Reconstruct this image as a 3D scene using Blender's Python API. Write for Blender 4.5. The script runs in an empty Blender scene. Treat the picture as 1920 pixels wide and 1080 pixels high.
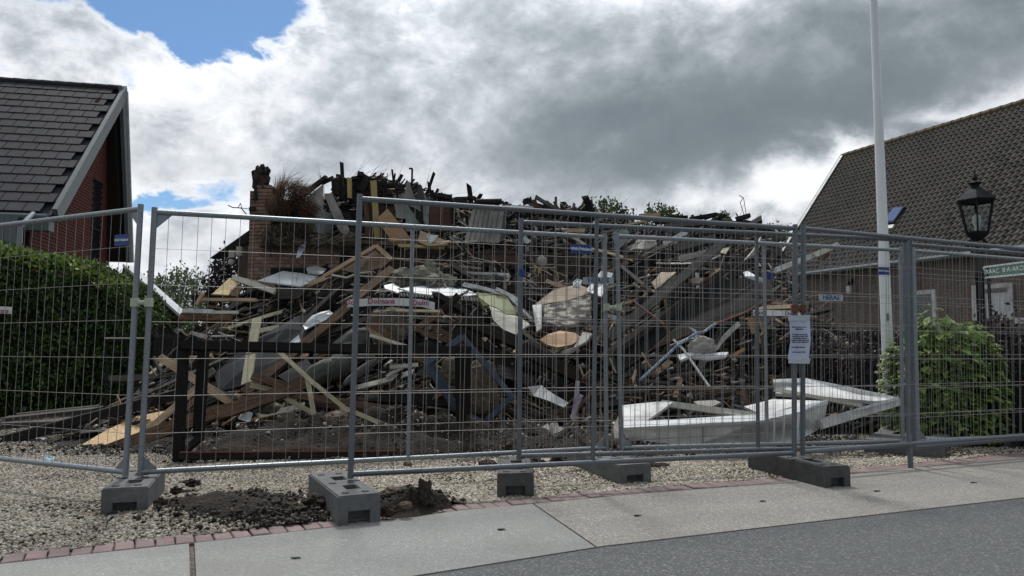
import bpy, math, random
import numpy as np
from mathutils import Vector, Matrix, noise
random.seed(7); rng = np.random.default_rng(7)
S = bpy.context.scene
COL = S.collection
# ------------------------------------------------------------------ camera
F = 1390.0; HOR = 650.0; EYE = 1.12
TH = math.atan((HOR-540)/F)
cam = bpy.data.cameras.new('camera'); camo = bpy.data.objects.new('camera', cam); COL.objects.link(camo)
camo.location = (0, 0, EYE); camo.rotation_euler = (math.radians(90)+TH, 0, 0)
cam.sensor_width = 36; cam.lens = 36*F/1920; cam.clip_end = 2000; cam.clip_start = .05
S.camera = camo
S.view_settings.view_transform = 'Standard'; S.view_settings.look = 'None'
S.view_settings.gamma = 1; S.view_settings.exposure = .15; S.view_settings.use_curve_mapping = False
CT, ST = math.cos(TH), math.sin(TH)
def at(px, py, Y):
    "world point at ground distance Y on the sight line of photograph pixel px, py"
    u = (px-960)/F; v = (540-py)/F
    t = Y/(CT - v*ST)
    return Vector((u*t, Y, EYE + t*(ST + v*CT)))
def gnd(px, py, z=0.0):
    u = (px-960)/F; v = (540-py)/F
    t = (z-EYE)/(ST + v*CT)
    return Vector((u*t, t*(CT - v*ST), z))
def ae(px, py):
    d = at(px, py, 10) - Vector((0, 0, EYE)); d.normalize()
    return math.atan2(d.x, d.y), math.asin(d.z)
# ------------------------------------------------------------------ world
SUN_EL, SUN_AZ = math.radians(56), math.radians(-12)     # azimuth from +Y towards +X
W = bpy.data.worlds.new('World'); S.world = W; W.use_nodes = True
nt = W.node_tree; nt.nodes.clear()
def nd(t, **k):
    n = nt.nodes.new(t)
    for a, b in k.items(): setattr(n, a, b)
    return n
def mth(op, a, b=None, c=None, clamp=False):
    n = nd('ShaderNodeMath', operation=op, use_clamp=clamp)
    for i, x in enumerate((a, b, c)):
        if x is None: continue
        if isinstance(x, (int, float)): n.inputs[i].default_value = x
        else: nt.links.new(x, n.inputs[i])
    return n.outputs[0]
tc = nd('ShaderNodeTexCoord'); sep = nd('ShaderNodeSeparateXYZ')
nt.links.new(tc.outputs['Generated'], sep.inputs[0])
def noise_w(scale, detail, rough, zs=1.35, off=0.0, dist=0.0):
    mp = nd('ShaderNodeMapping'); mp.inputs['Scale'].default_value = (1, 1, zs)
    mp.inputs['Location'].default_value = (off, off*.7, off*.3)
    nt.links.new(tc.outputs['Generated'], mp.inputs[0])
    n = nd('ShaderNodeTexNoise'); n.inputs['Scale'].default_value = scale
    n.inputs['Detail'].default_value = detail; n.inputs['Roughness'].default_value = rough
    n.inputs['Distortion'].default_value = dist
    nt.links.new(mp.outputs[0], n.inputs['Vector']); return n.outputs['Fac']
n1 = noise_w(5.5, 12, .58, off=3.1, dist=.25); n2 = noise_w(16, 10, .62, off=8.3); n3 = noise_w(2.6, 5, .5, off=1.7)
n4 = noise_w(7.5, 11, .6, zs=1.5, off=5.9, dist=.3)
A0 = mth('ARCTAN2', sep.outputs['X'], sep.outputs['Y']); E0 = mth('ARCSINE', sep.outputs['Z'])
# wobble the blobs so their outlines are not smooth
A = mth('MULTIPLY_ADD', mth('SUBTRACT', n1, .5), .22, A0)
E = mth('MULTIPLY_ADD', mth('SUBTRACT', n4, .5), .16, E0)
def blob(px, py, rx, ry, amp):
    a, e = ae(px, py)
    x = mth('DIVIDE', mth('SUBTRACT', A, a), rx/F); y = mth('DIVIDE', mth('SUBTRACT', E, e), ry/F)
    q = mth('ADD', mth('MULTIPLY', x, x), mth('MULTIPLY', y, y))
    return mth('MULTIPLY', mth('EXPONENT', mth('MULTIPLY', q, -1.0)), amp)
def total(lst, start):
    s = start
    for b in lst: s = mth('ADD', s, blob(*b))
    return s
# clearness of the sky (blue gaps)
gap = total([(310, -30, 215, 62, 1.4), (345, 55, 62, 32, .85), (465, 30, 75, 45, 1.05), (345, 90, 40, 24, .6),
             (200, 122, 70, 26, .6), (320, 370, 110, 22, 1.25), (425, 338, 45, 22, .8), (45, 130, 80, 20, .4),
             (-300, 250, 220, 160, .8), (-150, -250, 300, 200, .8), (300, -420, 350, 200, .9)], -.25)
gap = mth('ADD', gap, mth('MULTIPLY', mth('SUBTRACT', n2, .5), 1.9))
gap = mth('ADD', gap, mth('MULTIPLY', mth('SUBTRACT', n1, .5), 1.6))
mr = nd('ShaderNodeMapRange', interpolation_type='SMOOTHSTEP'); nt.links.new(gap, mr.inputs[0])
mr.inputs[1].default_value = .32; mr.inputs[2].default_value = .88; mr.inputs[3].default_value = 1; mr.inputs[4].default_value = 0
cloud = mr.outputs[0]
# brightness of the cloud
br = total([(1420, 190, 520, 170, -.42), (1780, 120, 380, 170, -.24), (1010, 60, 330, 170, -.11), (1130, 285, 330, 75, -.24),
            (1180, 60, 200, 120, .06), (1590, 295, 95, 38, .62), (1440, 300, 60, 35, .38), (1500, 365, 130, 45, .42), (1880, 180, 110, 38, .42),
            (1740, 205, 60, 26, .25), (1300, 385, 90, 25, .22), (60, 20, 130, 80, -.16), (300, 235, 90, 60, -.1),
            (640, 150, 110, 90, -.12), (380, 250, 120, 50, -.10), (560, 300, 140, 60, -.08)], .79)
# unseen cloud behind the viewer, made greyer to cut light on front faces
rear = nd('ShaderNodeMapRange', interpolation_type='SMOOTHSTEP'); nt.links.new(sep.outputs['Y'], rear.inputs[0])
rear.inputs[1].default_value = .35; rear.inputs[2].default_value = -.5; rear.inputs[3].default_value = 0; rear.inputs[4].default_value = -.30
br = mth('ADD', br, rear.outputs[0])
amp = mth('MULTIPLY_ADD', br, .95, .02)
br = mth('ADD', br, mth('MULTIPLY', mth('MAXIMUM', gap, 0.0), .22))
br = mth('ADD', br, mth('MULTIPLY', mth('SUBTRACT', n4, .5), mth('MULTIPLY', amp, 1.35)))
br = mth('ADD', br, mth('MULTIPLY', mth('SUBTRACT', n2, .5), mth('MULTIPLY', amp, 1.1)))
br = mth('ADD', br, mth('MULTIPLY', mth('SUBTRACT', n3, .5), .12))
cr = nd('ShaderNodeValToRGB'); nt.links.new(br, cr.inputs[0]); el = cr.color_ramp.elements
el[0].position = .1; el[0].color = (.158, .19, .215, 1); el[1].position = 1.0; el[1].color = (.93, .94, .97, 1)
for p, c in ((.3, (.21, .248, .275)), (.48, (.315, .355, .385)), (.62, (.46, .50, .54)), (.78, (.70, .73, .77))):
    e = el.new(p); e.color = (*c, 1)
cm = nd('ShaderNodeVectorMath', operation='SCALE'); nt.links.new(cr.outputs[0], cm.inputs[0]); cm.inputs[3].default_value = 9.4
# unseen cloud round the hidden sun, brightened above the frame to add light
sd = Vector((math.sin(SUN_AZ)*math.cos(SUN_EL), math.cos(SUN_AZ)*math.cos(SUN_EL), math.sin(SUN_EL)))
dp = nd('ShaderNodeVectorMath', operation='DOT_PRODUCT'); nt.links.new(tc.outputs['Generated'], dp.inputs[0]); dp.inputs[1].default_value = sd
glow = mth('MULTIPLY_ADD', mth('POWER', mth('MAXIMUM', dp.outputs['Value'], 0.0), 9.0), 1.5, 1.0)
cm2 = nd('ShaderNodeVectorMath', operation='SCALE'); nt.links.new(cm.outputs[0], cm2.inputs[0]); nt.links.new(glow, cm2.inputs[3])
sky = nd('ShaderNodeTexSky', sky_type='NISHITA', sun_disc=False); sky.sun_elevation = SUN_EL; sky.sun_rotation = SUN_AZ
sky.air_density = 1.0; sky.dust_density = .5; sky.ozone_density = 2.0
sm = nd('ShaderNodeVectorMath', operation='MULTIPLY'); nt.links.new(sky.outputs[0], sm.inputs[0]); sm.inputs[1].default_value = (.60, .78, .92)
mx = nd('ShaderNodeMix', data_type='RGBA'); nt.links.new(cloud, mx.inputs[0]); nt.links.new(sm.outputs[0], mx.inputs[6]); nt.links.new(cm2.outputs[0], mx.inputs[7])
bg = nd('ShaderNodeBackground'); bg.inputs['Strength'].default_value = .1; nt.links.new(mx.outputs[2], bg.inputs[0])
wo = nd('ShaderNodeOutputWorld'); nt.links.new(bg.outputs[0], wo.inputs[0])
sun = bpy.data.lights.new('sun', 'SUN'); sun.energy = 2.2; sun.angle = math.radians(7); sun.color = (1, .96, .9)
suno = bpy.data.objects.new('sun', sun); COL.objects.link(suno)
suno.rotation_euler = sd.to_track_quat('Z', 'Y').to_euler()
# ------------------------------------------------------------------ materials
def lin(r, g, b):
    f = lambda c: ((c/255+.055)/1.055)**2.4 if c > 10 else c/255/12.92
    return (f(r), f(g), f(b))
MATS = {}
def mat(name, c1, c2, scale=6, rough=.7, bump=.2, stretch=(1, 1, 1), metal=0, detail=6, dirt=None, dirt_amt=.4, dirt_scale=1.5,
        vary=.12, lo=.3, hi=.7, attr=None, bscale=None, kind='noise', bdist=.01, spec=.4, translucent=0, speck=None):
    m = bpy.data.materials.new(name); m.use_nodes = True; t = m.node_tree; t.nodes.clear(); L = t.links.new
    def n(ty, **k):
        q = t.nodes.new(ty)
        for a, b in k.items(): setattr(q, a, b)
        return q
    out = n('ShaderNodeOutputMaterial'); bs = n('ShaderNodeBsdfPrincipled'); L(bs.outputs[0], out.inputs[0])
    bs.inputs['Roughness'].default_value = rough; bs.inputs['Metallic'].default_value = metal
    bs.inputs['Specular IOR Level'].default_value = spec
    tcn = n('ShaderNodeTexCoord'); mp = n('ShaderNodeMapping'); L(tcn.outputs['Object'], mp.inputs[0]); mp.inputs['Scale'].default_value = stretch
    oi = n('ShaderNodeObjectInfo')
    add = n('ShaderNodeVectorMath', operation='ADD'); L(mp.outputs[0], add.inputs[0])
    sc = n('ShaderNodeVectorMath', operation='SCALE'); sc.inputs[0].default_value = (13, 7, 5); L(oi.outputs['Random'], sc.inputs[3]); L(sc.outputs[0], add.inputs[1])
    if kind == 'voronoi':
        nz = n('ShaderNodeTexVoronoi'); nz.inputs['Scale'].default_value = scale; L(add.outputs[0], nz.inputs['Vector'])
        sp = n('ShaderNodeSeparateColor'); L(nz.outputs['Color'], sp.inputs[0]); fac = sp.outputs[0]; bf = nz.outputs['Distance']
    else:
        nz = n('ShaderNodeTexNoise'); nz.inputs['Scale'].default_value = scale; nz.inputs['Detail'].default_value = detail
        nz.inputs['Roughness'].default_value = .6; L(add.outputs[0], nz.inputs['Vector']); fac = nz.outputs['Fac']; bf = fac
    r = n('ShaderNodeValToRGB'); L(fac, r.inputs[0]); e = r.color_ramp.elements
    e[0].position = lo; e[0].color = (*c1, 1); e[1].position = hi; e[1].color = (*c2, 1); col = r.outputs[0]
    if speck:
        e[1].position = .82; q = e.new(.93); q.color = (*speck, 1)
    if attr:
        a = n('ShaderNodeAttribute', attribute_name=attr)
        mm = n('ShaderNodeMix', data_type='RGBA', blend_type='MULTIPLY'); mm.inputs[0].default_value = 1
        L(a.outputs['Color'], mm.inputs[6]); L(col, mm.inputs[7]); col = mm.outputs[2]
    if dirt:
        dn = n('ShaderNodeTexNoise'); dn.inputs['Scale'].default_value = dirt_scale; dn.inputs['Detail'].default_value = 8; dn.inputs['Roughness'].default_value = .65
        a2 = n('ShaderNodeVectorMath', operation='ADD'); L(tcn.outputs['Object'], a2.inputs[0]); L(sc.outputs[0], a2.inputs[1]); L(a2.outputs[0], dn.inputs['Vector'])
        dr = n('ShaderNodeMapRange'); L(dn.outputs['Fac'], dr.inputs[0]); dr.inputs[1].default_value = .5-.12; dr.inputs[2].default_value = .5+.16
        dr.inputs[3].default_value = 0; dr.inputs[4].default_value = dirt_amt
        mm = n('ShaderNodeMix', data_type='RGBA'); L(dr.outputs[0], mm.inputs[0]); L(col, mm.inputs[6]); mm.inputs[7].default_value = (*dirt, 1); col = mm.outputs[2]
    if vary:
        hs = n('ShaderNodeHueSaturation'); mrn = n('ShaderNodeMapRange'); L(oi.outputs['Random'], mrn.inputs[0])
        mrn.inputs[3].default_value = 1-vary; mrn.inputs[4].default_value = 1+vary
        L(mrn.outputs[0], hs.inputs['Value']); L(col, hs.inputs['Color']); col = hs.outputs[0]
    L(col, bs.inputs['Base Color'])
    if bump:
        b = n('ShaderNodeBump'); b.inputs['Strength'].default_value = bump; b.inputs['Distance'].default_value = bdist
        if bscale:
            n5 = n('ShaderNodeTexNoise'); n5.inputs['Scale'].default_value = bscale; n5.inputs['Detail'].default_value = 6; L(add.outputs[0], n5.inputs['Vector']); bf = n5.outputs['Fac']
        L(bf, b.inputs['Height']); L(b.outputs[0], bs.inputs['Normal'])
    if translucent:
        tr = n('ShaderNodeBsdfTranslucent'); L(col, tr.inputs[0]); ms = n('ShaderNodeMixShader'); ms.inputs[0].default_value = translucent
        L(bs.outputs[0], ms.inputs[1]); L(tr.outputs[0], ms.inputs[2]); L(ms.outputs[0], out.inputs[0])
    MATS[name] = m; return m
soot = (.012, .011, .011)
WS = (1.2, 14, 14)
M = MATS
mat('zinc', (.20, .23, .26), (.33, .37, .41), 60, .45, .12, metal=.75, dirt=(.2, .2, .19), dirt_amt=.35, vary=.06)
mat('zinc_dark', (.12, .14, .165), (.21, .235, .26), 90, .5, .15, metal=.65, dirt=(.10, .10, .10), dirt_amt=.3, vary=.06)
mat('wire', (.25, .24, .235), (.34, .33, .325), 30, .55, 0, metal=.3, vary=0)
mat('concrete_foot', (.115, .12, .125), (.17, .175, .18), 25, .9, .3, dirt=(.09, .085, .08), dirt_amt=.5, dirt_scale=4, vary=.08)
mat('rubber_foot', (.045, .046, .048), (.08, .082, .084), 18, .85, .3, dirt=(.15, .14, .12), dirt_amt=.3, dirt_scale=5)
mat('pale_pine', (.36, .24, .14), (.60, .45, .30), 4, .75, .4, WS, dirt=(.14, .10, .07), dirt_amt=.6, dirt_scale=3, lo=.38, hi=.62)
mat('cream_wood', (.44, .40, .26), (.62, .58, .42), 4, .75, .3, WS, dirt=(.2, .16, .1), dirt_amt=.5, dirt_scale=3, lo=.38, hi=.62)
mat('brown_wood', (.085, .05, .032), (.22, .135, .085), 4, .8, .4, WS, lo=.38, hi=.62, dirt=(.035, .026, .022), dirt_amt=.65, dirt_scale=2.5, spec=.25)
mat('dark_wood', (.010, .008, .007), (.045, .034, .027), 4, .85, .5, WS, dirt=soot, dirt_amt=.6, spec=.2)
mat('charred_wood', (.005, .005, .0055), (.024, .022, .022), 5, .75, .9, (3, 14, 14), dirt=(.05, .045, .04), dirt_amt=.35, dirt_scale=3, vary=.3, bdist=.02, spec=.2)
mat('grey_wood', (.05, .045, .041), (.145, .132, .12), 3, .85, .4, WS, dirt=(.03, .027, .025), dirt_amt=.6)
mat('osb', (.42, .27, .13), (.66, .48, .27), 45, .75, .3, (1, 2.2, 1), kind='voronoi', lo=.1, hi=.9, dirt=(.25, .17, .1), dirt_amt=.3)
mat('white_paint', (.52, .53, .53), (.74, .75, .75), 5, .5, .15, dirt=(.2, .19, .17), dirt_amt=.6, dirt_scale=3.5)
mat('white_sheet', (.60, .64, .68), (.78, .81, .84), 4, .5, .2, dirt=(.22, .21, .2), dirt_amt=.5, dirt_scale=4)
mat('cream_board', (.48, .47, .40), (.62, .6, .52), 6, .6, .2, dirt=(.2, .18, .14), dirt_amt=.5)
mat('plaster', (.34, .32, .29), (.48, .46, .42), 8, .85, .5, dirt=(.05, .045, .04), dirt_amt=.7, dirt_scale=4)
mat('scorched_plaster', (.045, .04, .036), (.50, .46, .41), 7, .85, .9, (1, 1, 2.6), lo=.47, hi=.60, detail=10, dirt=(.25, .2, .16), dirt_amt=.4, dirt_scale=5, bdist=.03)
mat('tan_plaster', (.33, .26, .20), (.45, .37, .29), 7, .85, .4, dirt=(.1, .08, .06), dirt_amt=.5)
mat('teal_plaster', (.30, .37, .35), (.44, .50, .47), 7, .8, .4, dirt=(.07, .06, .055), dirt_amt=.6, dirt_scale=3)
mat('green_paint', (.145, .17, .06), (.22, .245, .10), 5, .6, .3, dirt=(.08, .085, .04), dirt_amt=.4)
mat('red_brown_board', (.06, .028, .018), (.13, .06, .038), 4, .7, .4, WS, dirt=soot, dirt_amt=.6, dirt_scale=3)
mat('navy_sheet', (.008, .010, .015), (.020, .023, .033), 3, .6, .3, spec=.12, dirt=(.035, .035, .036), dirt_amt=.5, dirt_scale=3)
mat('blue_paint', (.035, .055, .095), (.07, .095, .15), 6, .5, .2, dirt=(.03, .03, .03), dirt_amt=.4)
mat('yellow_board', (.40, .30, .12), (.55, .42, .2), 5, .7, .2, dirt=(.2, .14, .07), dirt_amt=.4)
mat('orange_ply', (.30, .16, .07), (.44, .27, .13), 4, .6, .25, (1, 6, 1), dirt=(.12, .07, .04), dirt_amt=.4)
mat('grey_fabric', (.075, .08, .072), (.13, .135, .12), 9, .95, .4, dirt=(.05, .05, .045), dirt_amt=.4)
mat('wool', (.17, .165, .125), (.30, .29, .23), 20, 1, 1, dirt=(.08, .075, .06), dirt_amt=.5, bdist=.04)
mat('black_metal', (.008, .010, .013), (.02, .023, .028), 20, .7, .1, spec=.12, dirt=(.05, .05, .05), dirt_amt=.2)
mat('black_board', (.008, .008, .009), (.022, .022, .023), 6, .8, .5, WS, dirt=(.03, .024, .02), dirt_amt=.3, spec=.08)
mat('rust', (.10, .04, .022), (.20, .085, .05), 12, .8, .3)
mat('blue_white', (.10, .17, .26), (.45, .52, .60), 14, .5, .1, (6, 1, 1), lo=.45, hi=.6)
mat('red_white', (.62, .62, .62), (.72, .72, .72), 9, .5, .1)
mat('peat', (.018, .013, .010), (.055, .041, .031), 9, 1, 1, dirt=(.085, .065, .05), dirt_amt=.4, bdist=.03, bscale=25)
mat('clay_lump', (.075, .058, .042), (.18, .145, .108), 12, .95, 1, lo=.35, hi=.65, dirt=(.05, .04, .03), dirt_amt=.5, dirt_scale=4, bdist=.03, bscale=22)
mat('ash', (.006, .0055, .005), (.022, .020, .018), 7, .95, 1, dirt=(.05, .045, .04), dirt_amt=.3, dirt_scale=5, bdist=.05, bscale=14)
mat('gravel_soil', (.11, .098, .082), (.29, .265, .23), 60, .95, 1, (1, 1, 1), kind='voronoi', lo=0, hi=1, dirt=(.065, .052, .042), dirt_amt=.75, dirt_scale=.9, bdist=.02)
mat('soil', (.008, .006, .005), (.036, .026, .020), 22, 1, 1, dirt=(.055, .043, .034), dirt_amt=.4, dirt_scale=6, bdist=.03, bscale=45)
mat('pebble', (.68, .68, .68), (.92, .92, .92), 30, .8, .2, attr='col', vary=0)
mat('debris', (.6, .6, .6), (1, 1, 1), 12, .8, .5, attr='col', vary=0)
mat('leaf', (.85, .85, .85), (1.1, 1.1, 1.1), 3, .55, 0, attr='col', vary=0, translucent=.25)
mat('concrete_slab_grey', (.21, .215, .21), (.27, .275, .265), 140, .9, .4, kind='voronoi', speck=(.36, .36, .35), lo=.1, dirt=(.19, .19, .18), dirt_amt=.7, dirt_scale=1.1, bscale=110, bdist=.004)
mat('concrete_slab_brown', (.18, .17, .155), (.27, .257, .235), 120, .9, .6, kind='voronoi', speck=(.40, .385, .36), dirt=(.20, .185, .17), dirt_amt=.5, dirt_scale=1.1, bdist=.004, lo=.1)
mat('kerb_brick', (.175, .115, .118), (.26, .185, .185), 14, .85, .3, dirt=(.22, .20, .19), dirt_amt=.5, dirt_scale=6, vary=.14)
mat('house_brick', (.075, .016, .012), (.135, .034, .025), 9, .85, .4, dirt=(.07, .02, .016), dirt_amt=.5, vary=.2)
mat('ruin_brick', (.21, .12, .09), (.36, .235, .185), 10, .9, .5, dirt=(.07, .05, .04), dirt_amt=.4, dirt_scale=3, vary=.22)
mat('sooty_brick', (.05, .035, .03), (.12, .085, .07), 8, .9, .5, dirt=(.018, .016, .015), dirt_amt=.6, dirt_scale=2, vary=.25)
mat('farm_brick', (.15, .115, .10), (.26, .205, .18), 9, .9, .4, vary=.2, dirt=(.07, .055, .05), dirt_amt=.5)
mat('mortar', (.16, .15, .14), (.24, .22, .21), 20, .95, .3)
mat('dark_mortar', (.045, .03, .026), (.07, .05, .042), 20, .95, .3)
mat('slate_tile', (.022, .022, .030), (.040, .040, .052), 5, .75, .15, spec=.2, vary=.14, dirt=(.06, .06, .066), dirt_amt=.3)
mat('pan_tile', (.045, .042, .041), (.095, .088, .083), 7, .8, .4, vary=.25, dirt=(.13, .115, .09), dirt_amt=.5, dirt_scale=.8, spec=.25)
mat('moss_tile', (.07, .055, .035), (.14, .10, .06), 8, .9, .5, vary=.3)
mat('grey_trim', (.10, .12, .13), (.14, .16, .17), 5, .45, .05)
mat('asphalt', (.062, .067, .071), (.098, .105, .11), 115, .85, .8, kind='voronoi', lo=.1, hi=.8, speck=(.20, .205, .21), dirt=(.10, .105, .108), dirt_amt=.4, dirt_scale=.6, vary=0, bdist=.004)
mat('far_grass', (.05, .07, .025), (.09, .11, .05), 2, .9, .3)
mat('bark', (.05, .04, .03), (.1, .08, .06), 8, .9, .6)
mat('thatch', (.7, .7, .7), (1, 1, 1), 20, .9, .2, attr='col', vary=0)
mat('blue_tag', (.018, .05, .22), (.025, .065, .27), 3, .5, 0)
mat('tag_white', (.75, .77, .8), (.82, .84, .86), 5, .5, 0)
mat('sign_blue', (.02, .10, .22), (.02, .10, .22), 5, .5, 0)
mat('sign_grey', (.38, .43, .47), (.5, .55, .58), 5, .5, 0)
mat('paper', (.55, .60, .80), (.62, .67, .86), 9, .6, .1)
mat('ink', (.02, .02, .04), (.03, .03, .05), 5, .6, 0)
mat('tape_white', (.66, .66, .68), (.75, .75, .77), 7, .45, .2)
mat('tape_red', (.25, .01, .05), (.3, .02, .07), 7, .45, 0)
mat('clamp_green', (.40, .46, .36), (.52, .58, .46), 9, .6, .2, dirt=(.2, .22, .17), dirt_amt=.4)
mat('green_sign', (.10, .22, .15), (.12, .25, .17), 5, .5, 0)
mat('pole_white', (.72, .74, .77), (.8, .82, .84), 3, .35, .03, dirt=(.5, .5, .5), dirt_amt=.2)
mat('lilac_cloth', (.42, .38, .50), (.58, .55, .66), 9, .9, .5, dirt=(.2, .18, .22), dirt_amt=.5, dirt_scale=6)
mat('skylight_glass', (.03, .075, .20), (.045, .10, .26), 3, .6, 0, spec=.08)
mat('dark_glass', (.01, .012, .014), (.02, .022, .025), 3, .1, 0, spec=.8)
mat('blue_plastic', (.05, .2, .4), (.1, .3, .5), 8, .5, .2)
mat('turq_plastic', (.1, .3, .36), (.3, .45, .5), 8, .5, .2)
def glass(name):
    m = bpy.data.materials.new(name); m.use_nodes = True; b = m.node_tree.nodes['Principled BSDF']
    b.inputs['Base Color'].default_value = (.9, .95, .95, 1); b.inputs['Roughness'].default_value = .05
    b.inputs['Transmission Weight'].default_value = 1; b.inputs['IOR'].default_value = 1.1; MATS[name] = m
glass('lamp_glass')
# ------------------------------------------------------------------ helpers
def tag(o, label=None, cat=None, group=None, kind=None):
    for k, v in (('label', label), ('category', cat), ('group', group), ('kind', kind)):
        if v: o[k] = v
    return o
def wm(o): return (wm(o.parent) if o.parent else Matrix.Identity(4)) @ o.matrix_basis
def empty(name, loc, label, cat, group=None):
    o = bpy.data.objects.new(name, None); COL.objects.link(o); o.location = loc; o.empty_display_size = .1
    return tag(o, label, cat, group)
def put(me, name, parent=None, mw=None):
    "object with world matrix mw, child of parent"
    o = bpy.data.objects.new(name, me); COL.objects.link(o); mw = mw or Matrix.Identity(4)
    if parent is not None: o.parent = parent; mw = wm(parent).inverted() @ mw
    o.matrix_basis = mw
    return o
def frame(p1, p2, nrm):
    x = (Vector(p2)-Vector(p1)); L = x.length; x.normalize(); n = Vector(nrm); n = n - x*n.dot(x)
    if n.length < 1e-4: n = Vector((0, 0, 1)) - x*x.z if abs(x.z) < .9 else Vector((0, 1, 0))
    n.normalize(); y = n.cross(x); m = Matrix((x, y, n)).transposed().to_4x4(); m.translation = (Vector(p1)+Vector(p2))/2
    return m, L
class MB:
    def __init__(s): s.v = []; s.f = []; s.mi = []; s.cur = 0
    def add(s, vs, fs):
        b = len(s.v); s.v += [tuple(v) for v in vs]; s.f += [tuple(i+b for i in f) for f in fs]; s.mi += [s.cur]*len(fs)
    def box(s, c, d, m=None):
        x, y, z = d[0]/2, d[1]/2, d[2]/2; c = Vector(c)
        vs = [Vector((i*x, j*y, k*z)) for i in (-1, 1) for j in (-1, 1) for k in (-1, 1)]
        vs = [(m @ v if m else v)+c for v in vs]
        s.add(vs, [(0, 1, 3, 2), (4, 6, 7, 5), (0, 4, 5, 1), (2, 3, 7, 6), (0, 2, 6, 4), (1, 5, 7, 3)])
    def bar(s, p1, p2, w, t, nrm=(0, -1, .5)):
        m, L = frame(p1, p2, nrm); s.box(m.translation, (L, w, t), m.to_3x3())
    def tube(s, p1, p2, r, n=10, r2=None, cap=True):
        m, L = frame(p1, p2, (0, .3, 1)); r2 = r if r2 is None else r2; vs = []
        for e, rr in ((-.5, r), (.5, r2)):
            for i in range(n):
                a = 2*math.pi*i/n; vs.append(m @ Vector((e*L, rr*math.cos(a), rr*math.sin(a))))
        fs = [(i, (i+1) % n, n+(i+1) % n, n+i) for i in range(n)]
        if cap: fs += [tuple(range(n-1, -1, -1)), tuple(range(n, 2*n))]
        s.add(vs, fs)
    def path(s, pts, r, n=6):
        for a, b in zip(pts[:-1], pts[1:]): s.tube(a, b, r, n)
    def lathe(s, c, prof, n=12, ph=0):
        vs = []; c = Vector(c)
        for r, z in prof:
            for i in range(n): a = 2*math.pi*i/n+ph; vs.append(c+Vector((r*math.cos(a), r*math.sin(a), z)))
        fs = []
        for k in range(len(prof)-1):
            for i in range(n): fs.append((k*n+i, k*n+(i+1) % n, (k+1)*n+(i+1) % n, (k+1)*n+i))
        fs.append(tuple(range(n-1, -1, -1))); fs.append(tuple(range((len(prof)-1)*n, len(prof)*n)))
        s.add(vs, fs)
    def prism(s, pts, off):
        pts = [Vector(p) for p in pts]; off = Vector(off); n = len(pts)
        s.add(pts+[p+off for p in pts], [tuple(range(n)), tuple(range(2*n-1, n-1, -1))]+[(i, n+i, n+(i+1) % n, (i+1) % n) for i in range(n)])
    def mesh(s, name, mats, smooth=False):
        me = bpy.data.meshes.new(name); me.from_pydata(s.v, [], s.f); 
        for m in (mats if isinstance(mats, (list, tuple)) else [mats]): me.materials.append(M[m] if isinstance(m, str) else m)
        if isinstance(mats, (list, tuple)) and len(mats) > 1: me.polygons.foreach_set('material_index', s.mi)
        import bmesh
        bm = bmesh.new(); bm.from_mesh(me); bmesh.ops.recalc_face_normals(bm, faces=bm.faces); bm.to_mesh(me); bm.free()
        if smooth:
            me.polygons.foreach_set('use_smooth', [True]*len(me.polygons))
            me.set_sharp_from_angle(angle=math.radians(40))
        me.update(); return me
    def build(s, name, mats, parent=None, smooth=False): return put(s.mesh(name, mats, smooth), name, parent)
def npmesh(name, V, Fc, matn, col=None, smooth=False):
    "V (n,3) Fc (m,k) arrays of equal-sided faces -> mesh"
    me = bpy.data.meshes.new(name); nv, (nf, k) = len(V), Fc.shape
    me.vertices.add(nv); me.vertices.foreach_set('co', V.astype(np.float32).ravel())
    me.loops.add(nf*k); me.loops.foreach_set('vertex_index', Fc.astype(np.int32).ravel())
    me.polygons.add(nf); me.polygons.foreach_set('loop_start', np.arange(0, nf*k, k, dtype=np.int32))
    me.polygons.foreach_set('loop_total', np.full(nf, k, dtype=np.int32))
    if smooth: me.polygons.foreach_set('use_smooth', np.ones(nf, dtype=bool))
    me.update(calc_edges=True); me.materials.append(M[matn])
    if col is not None:
        a = me.color_attributes.new('col', 'FLOAT_COLOR', 'POINT'); c = np.ones((nv, 4), np.float32); c[:, :3] = col; a.data.foreach_set('color', c.ravel())
    return me
def rotmats(n, tilt=None):
    a = rng.random((n, 3))*2*np.pi
    if tilt is not None: a[:, 0] = rng.normal(0, tilt, n); a[:, 1] = rng.normal(0, tilt, n)
    cx, sx, cy, sy, cz, sz = np.cos(a[:, 0]), np.sin(a[:, 0]), np.cos(a[:, 1]), np.sin(a[:, 1]), np.cos(a[:, 2]), np.sin(a[:, 2])
    R = np.empty((n, 3, 3))
    R[:, 0, 0] = cz*cy; R[:, 0, 1] = cz*sy*sx-sz*cx; R[:, 0, 2] = cz*sy*cx+sz*sx
    R[:, 1, 0] = sz*cy; R[:, 1, 1] = sz*sy*sx+cz*cx; R[:, 1, 2] = sz*sy*cx-cz*sx
    R[:, 2, 0] = -sy; R[:, 2, 1] = cy*sx; R[:, 2, 2] = cy*cx
    return R
def scatter(name, tv, tf, P, R, Sc, cols, matn, smooth=False):
    n = len(P); k = len(tv)
    V = np.einsum('nij,nkj->nki', R, tv[None]*Sc[:, None, :]) + P[:, None, :]
    Fc = (tf[None]+(np.arange(n)*k)[:, None, None]).reshape(-1, tf.shape[1])
    return npmesh(name, V.reshape(-1, 3), Fc, matn, np.repeat(cols, k, axis=0), smooth)
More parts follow.
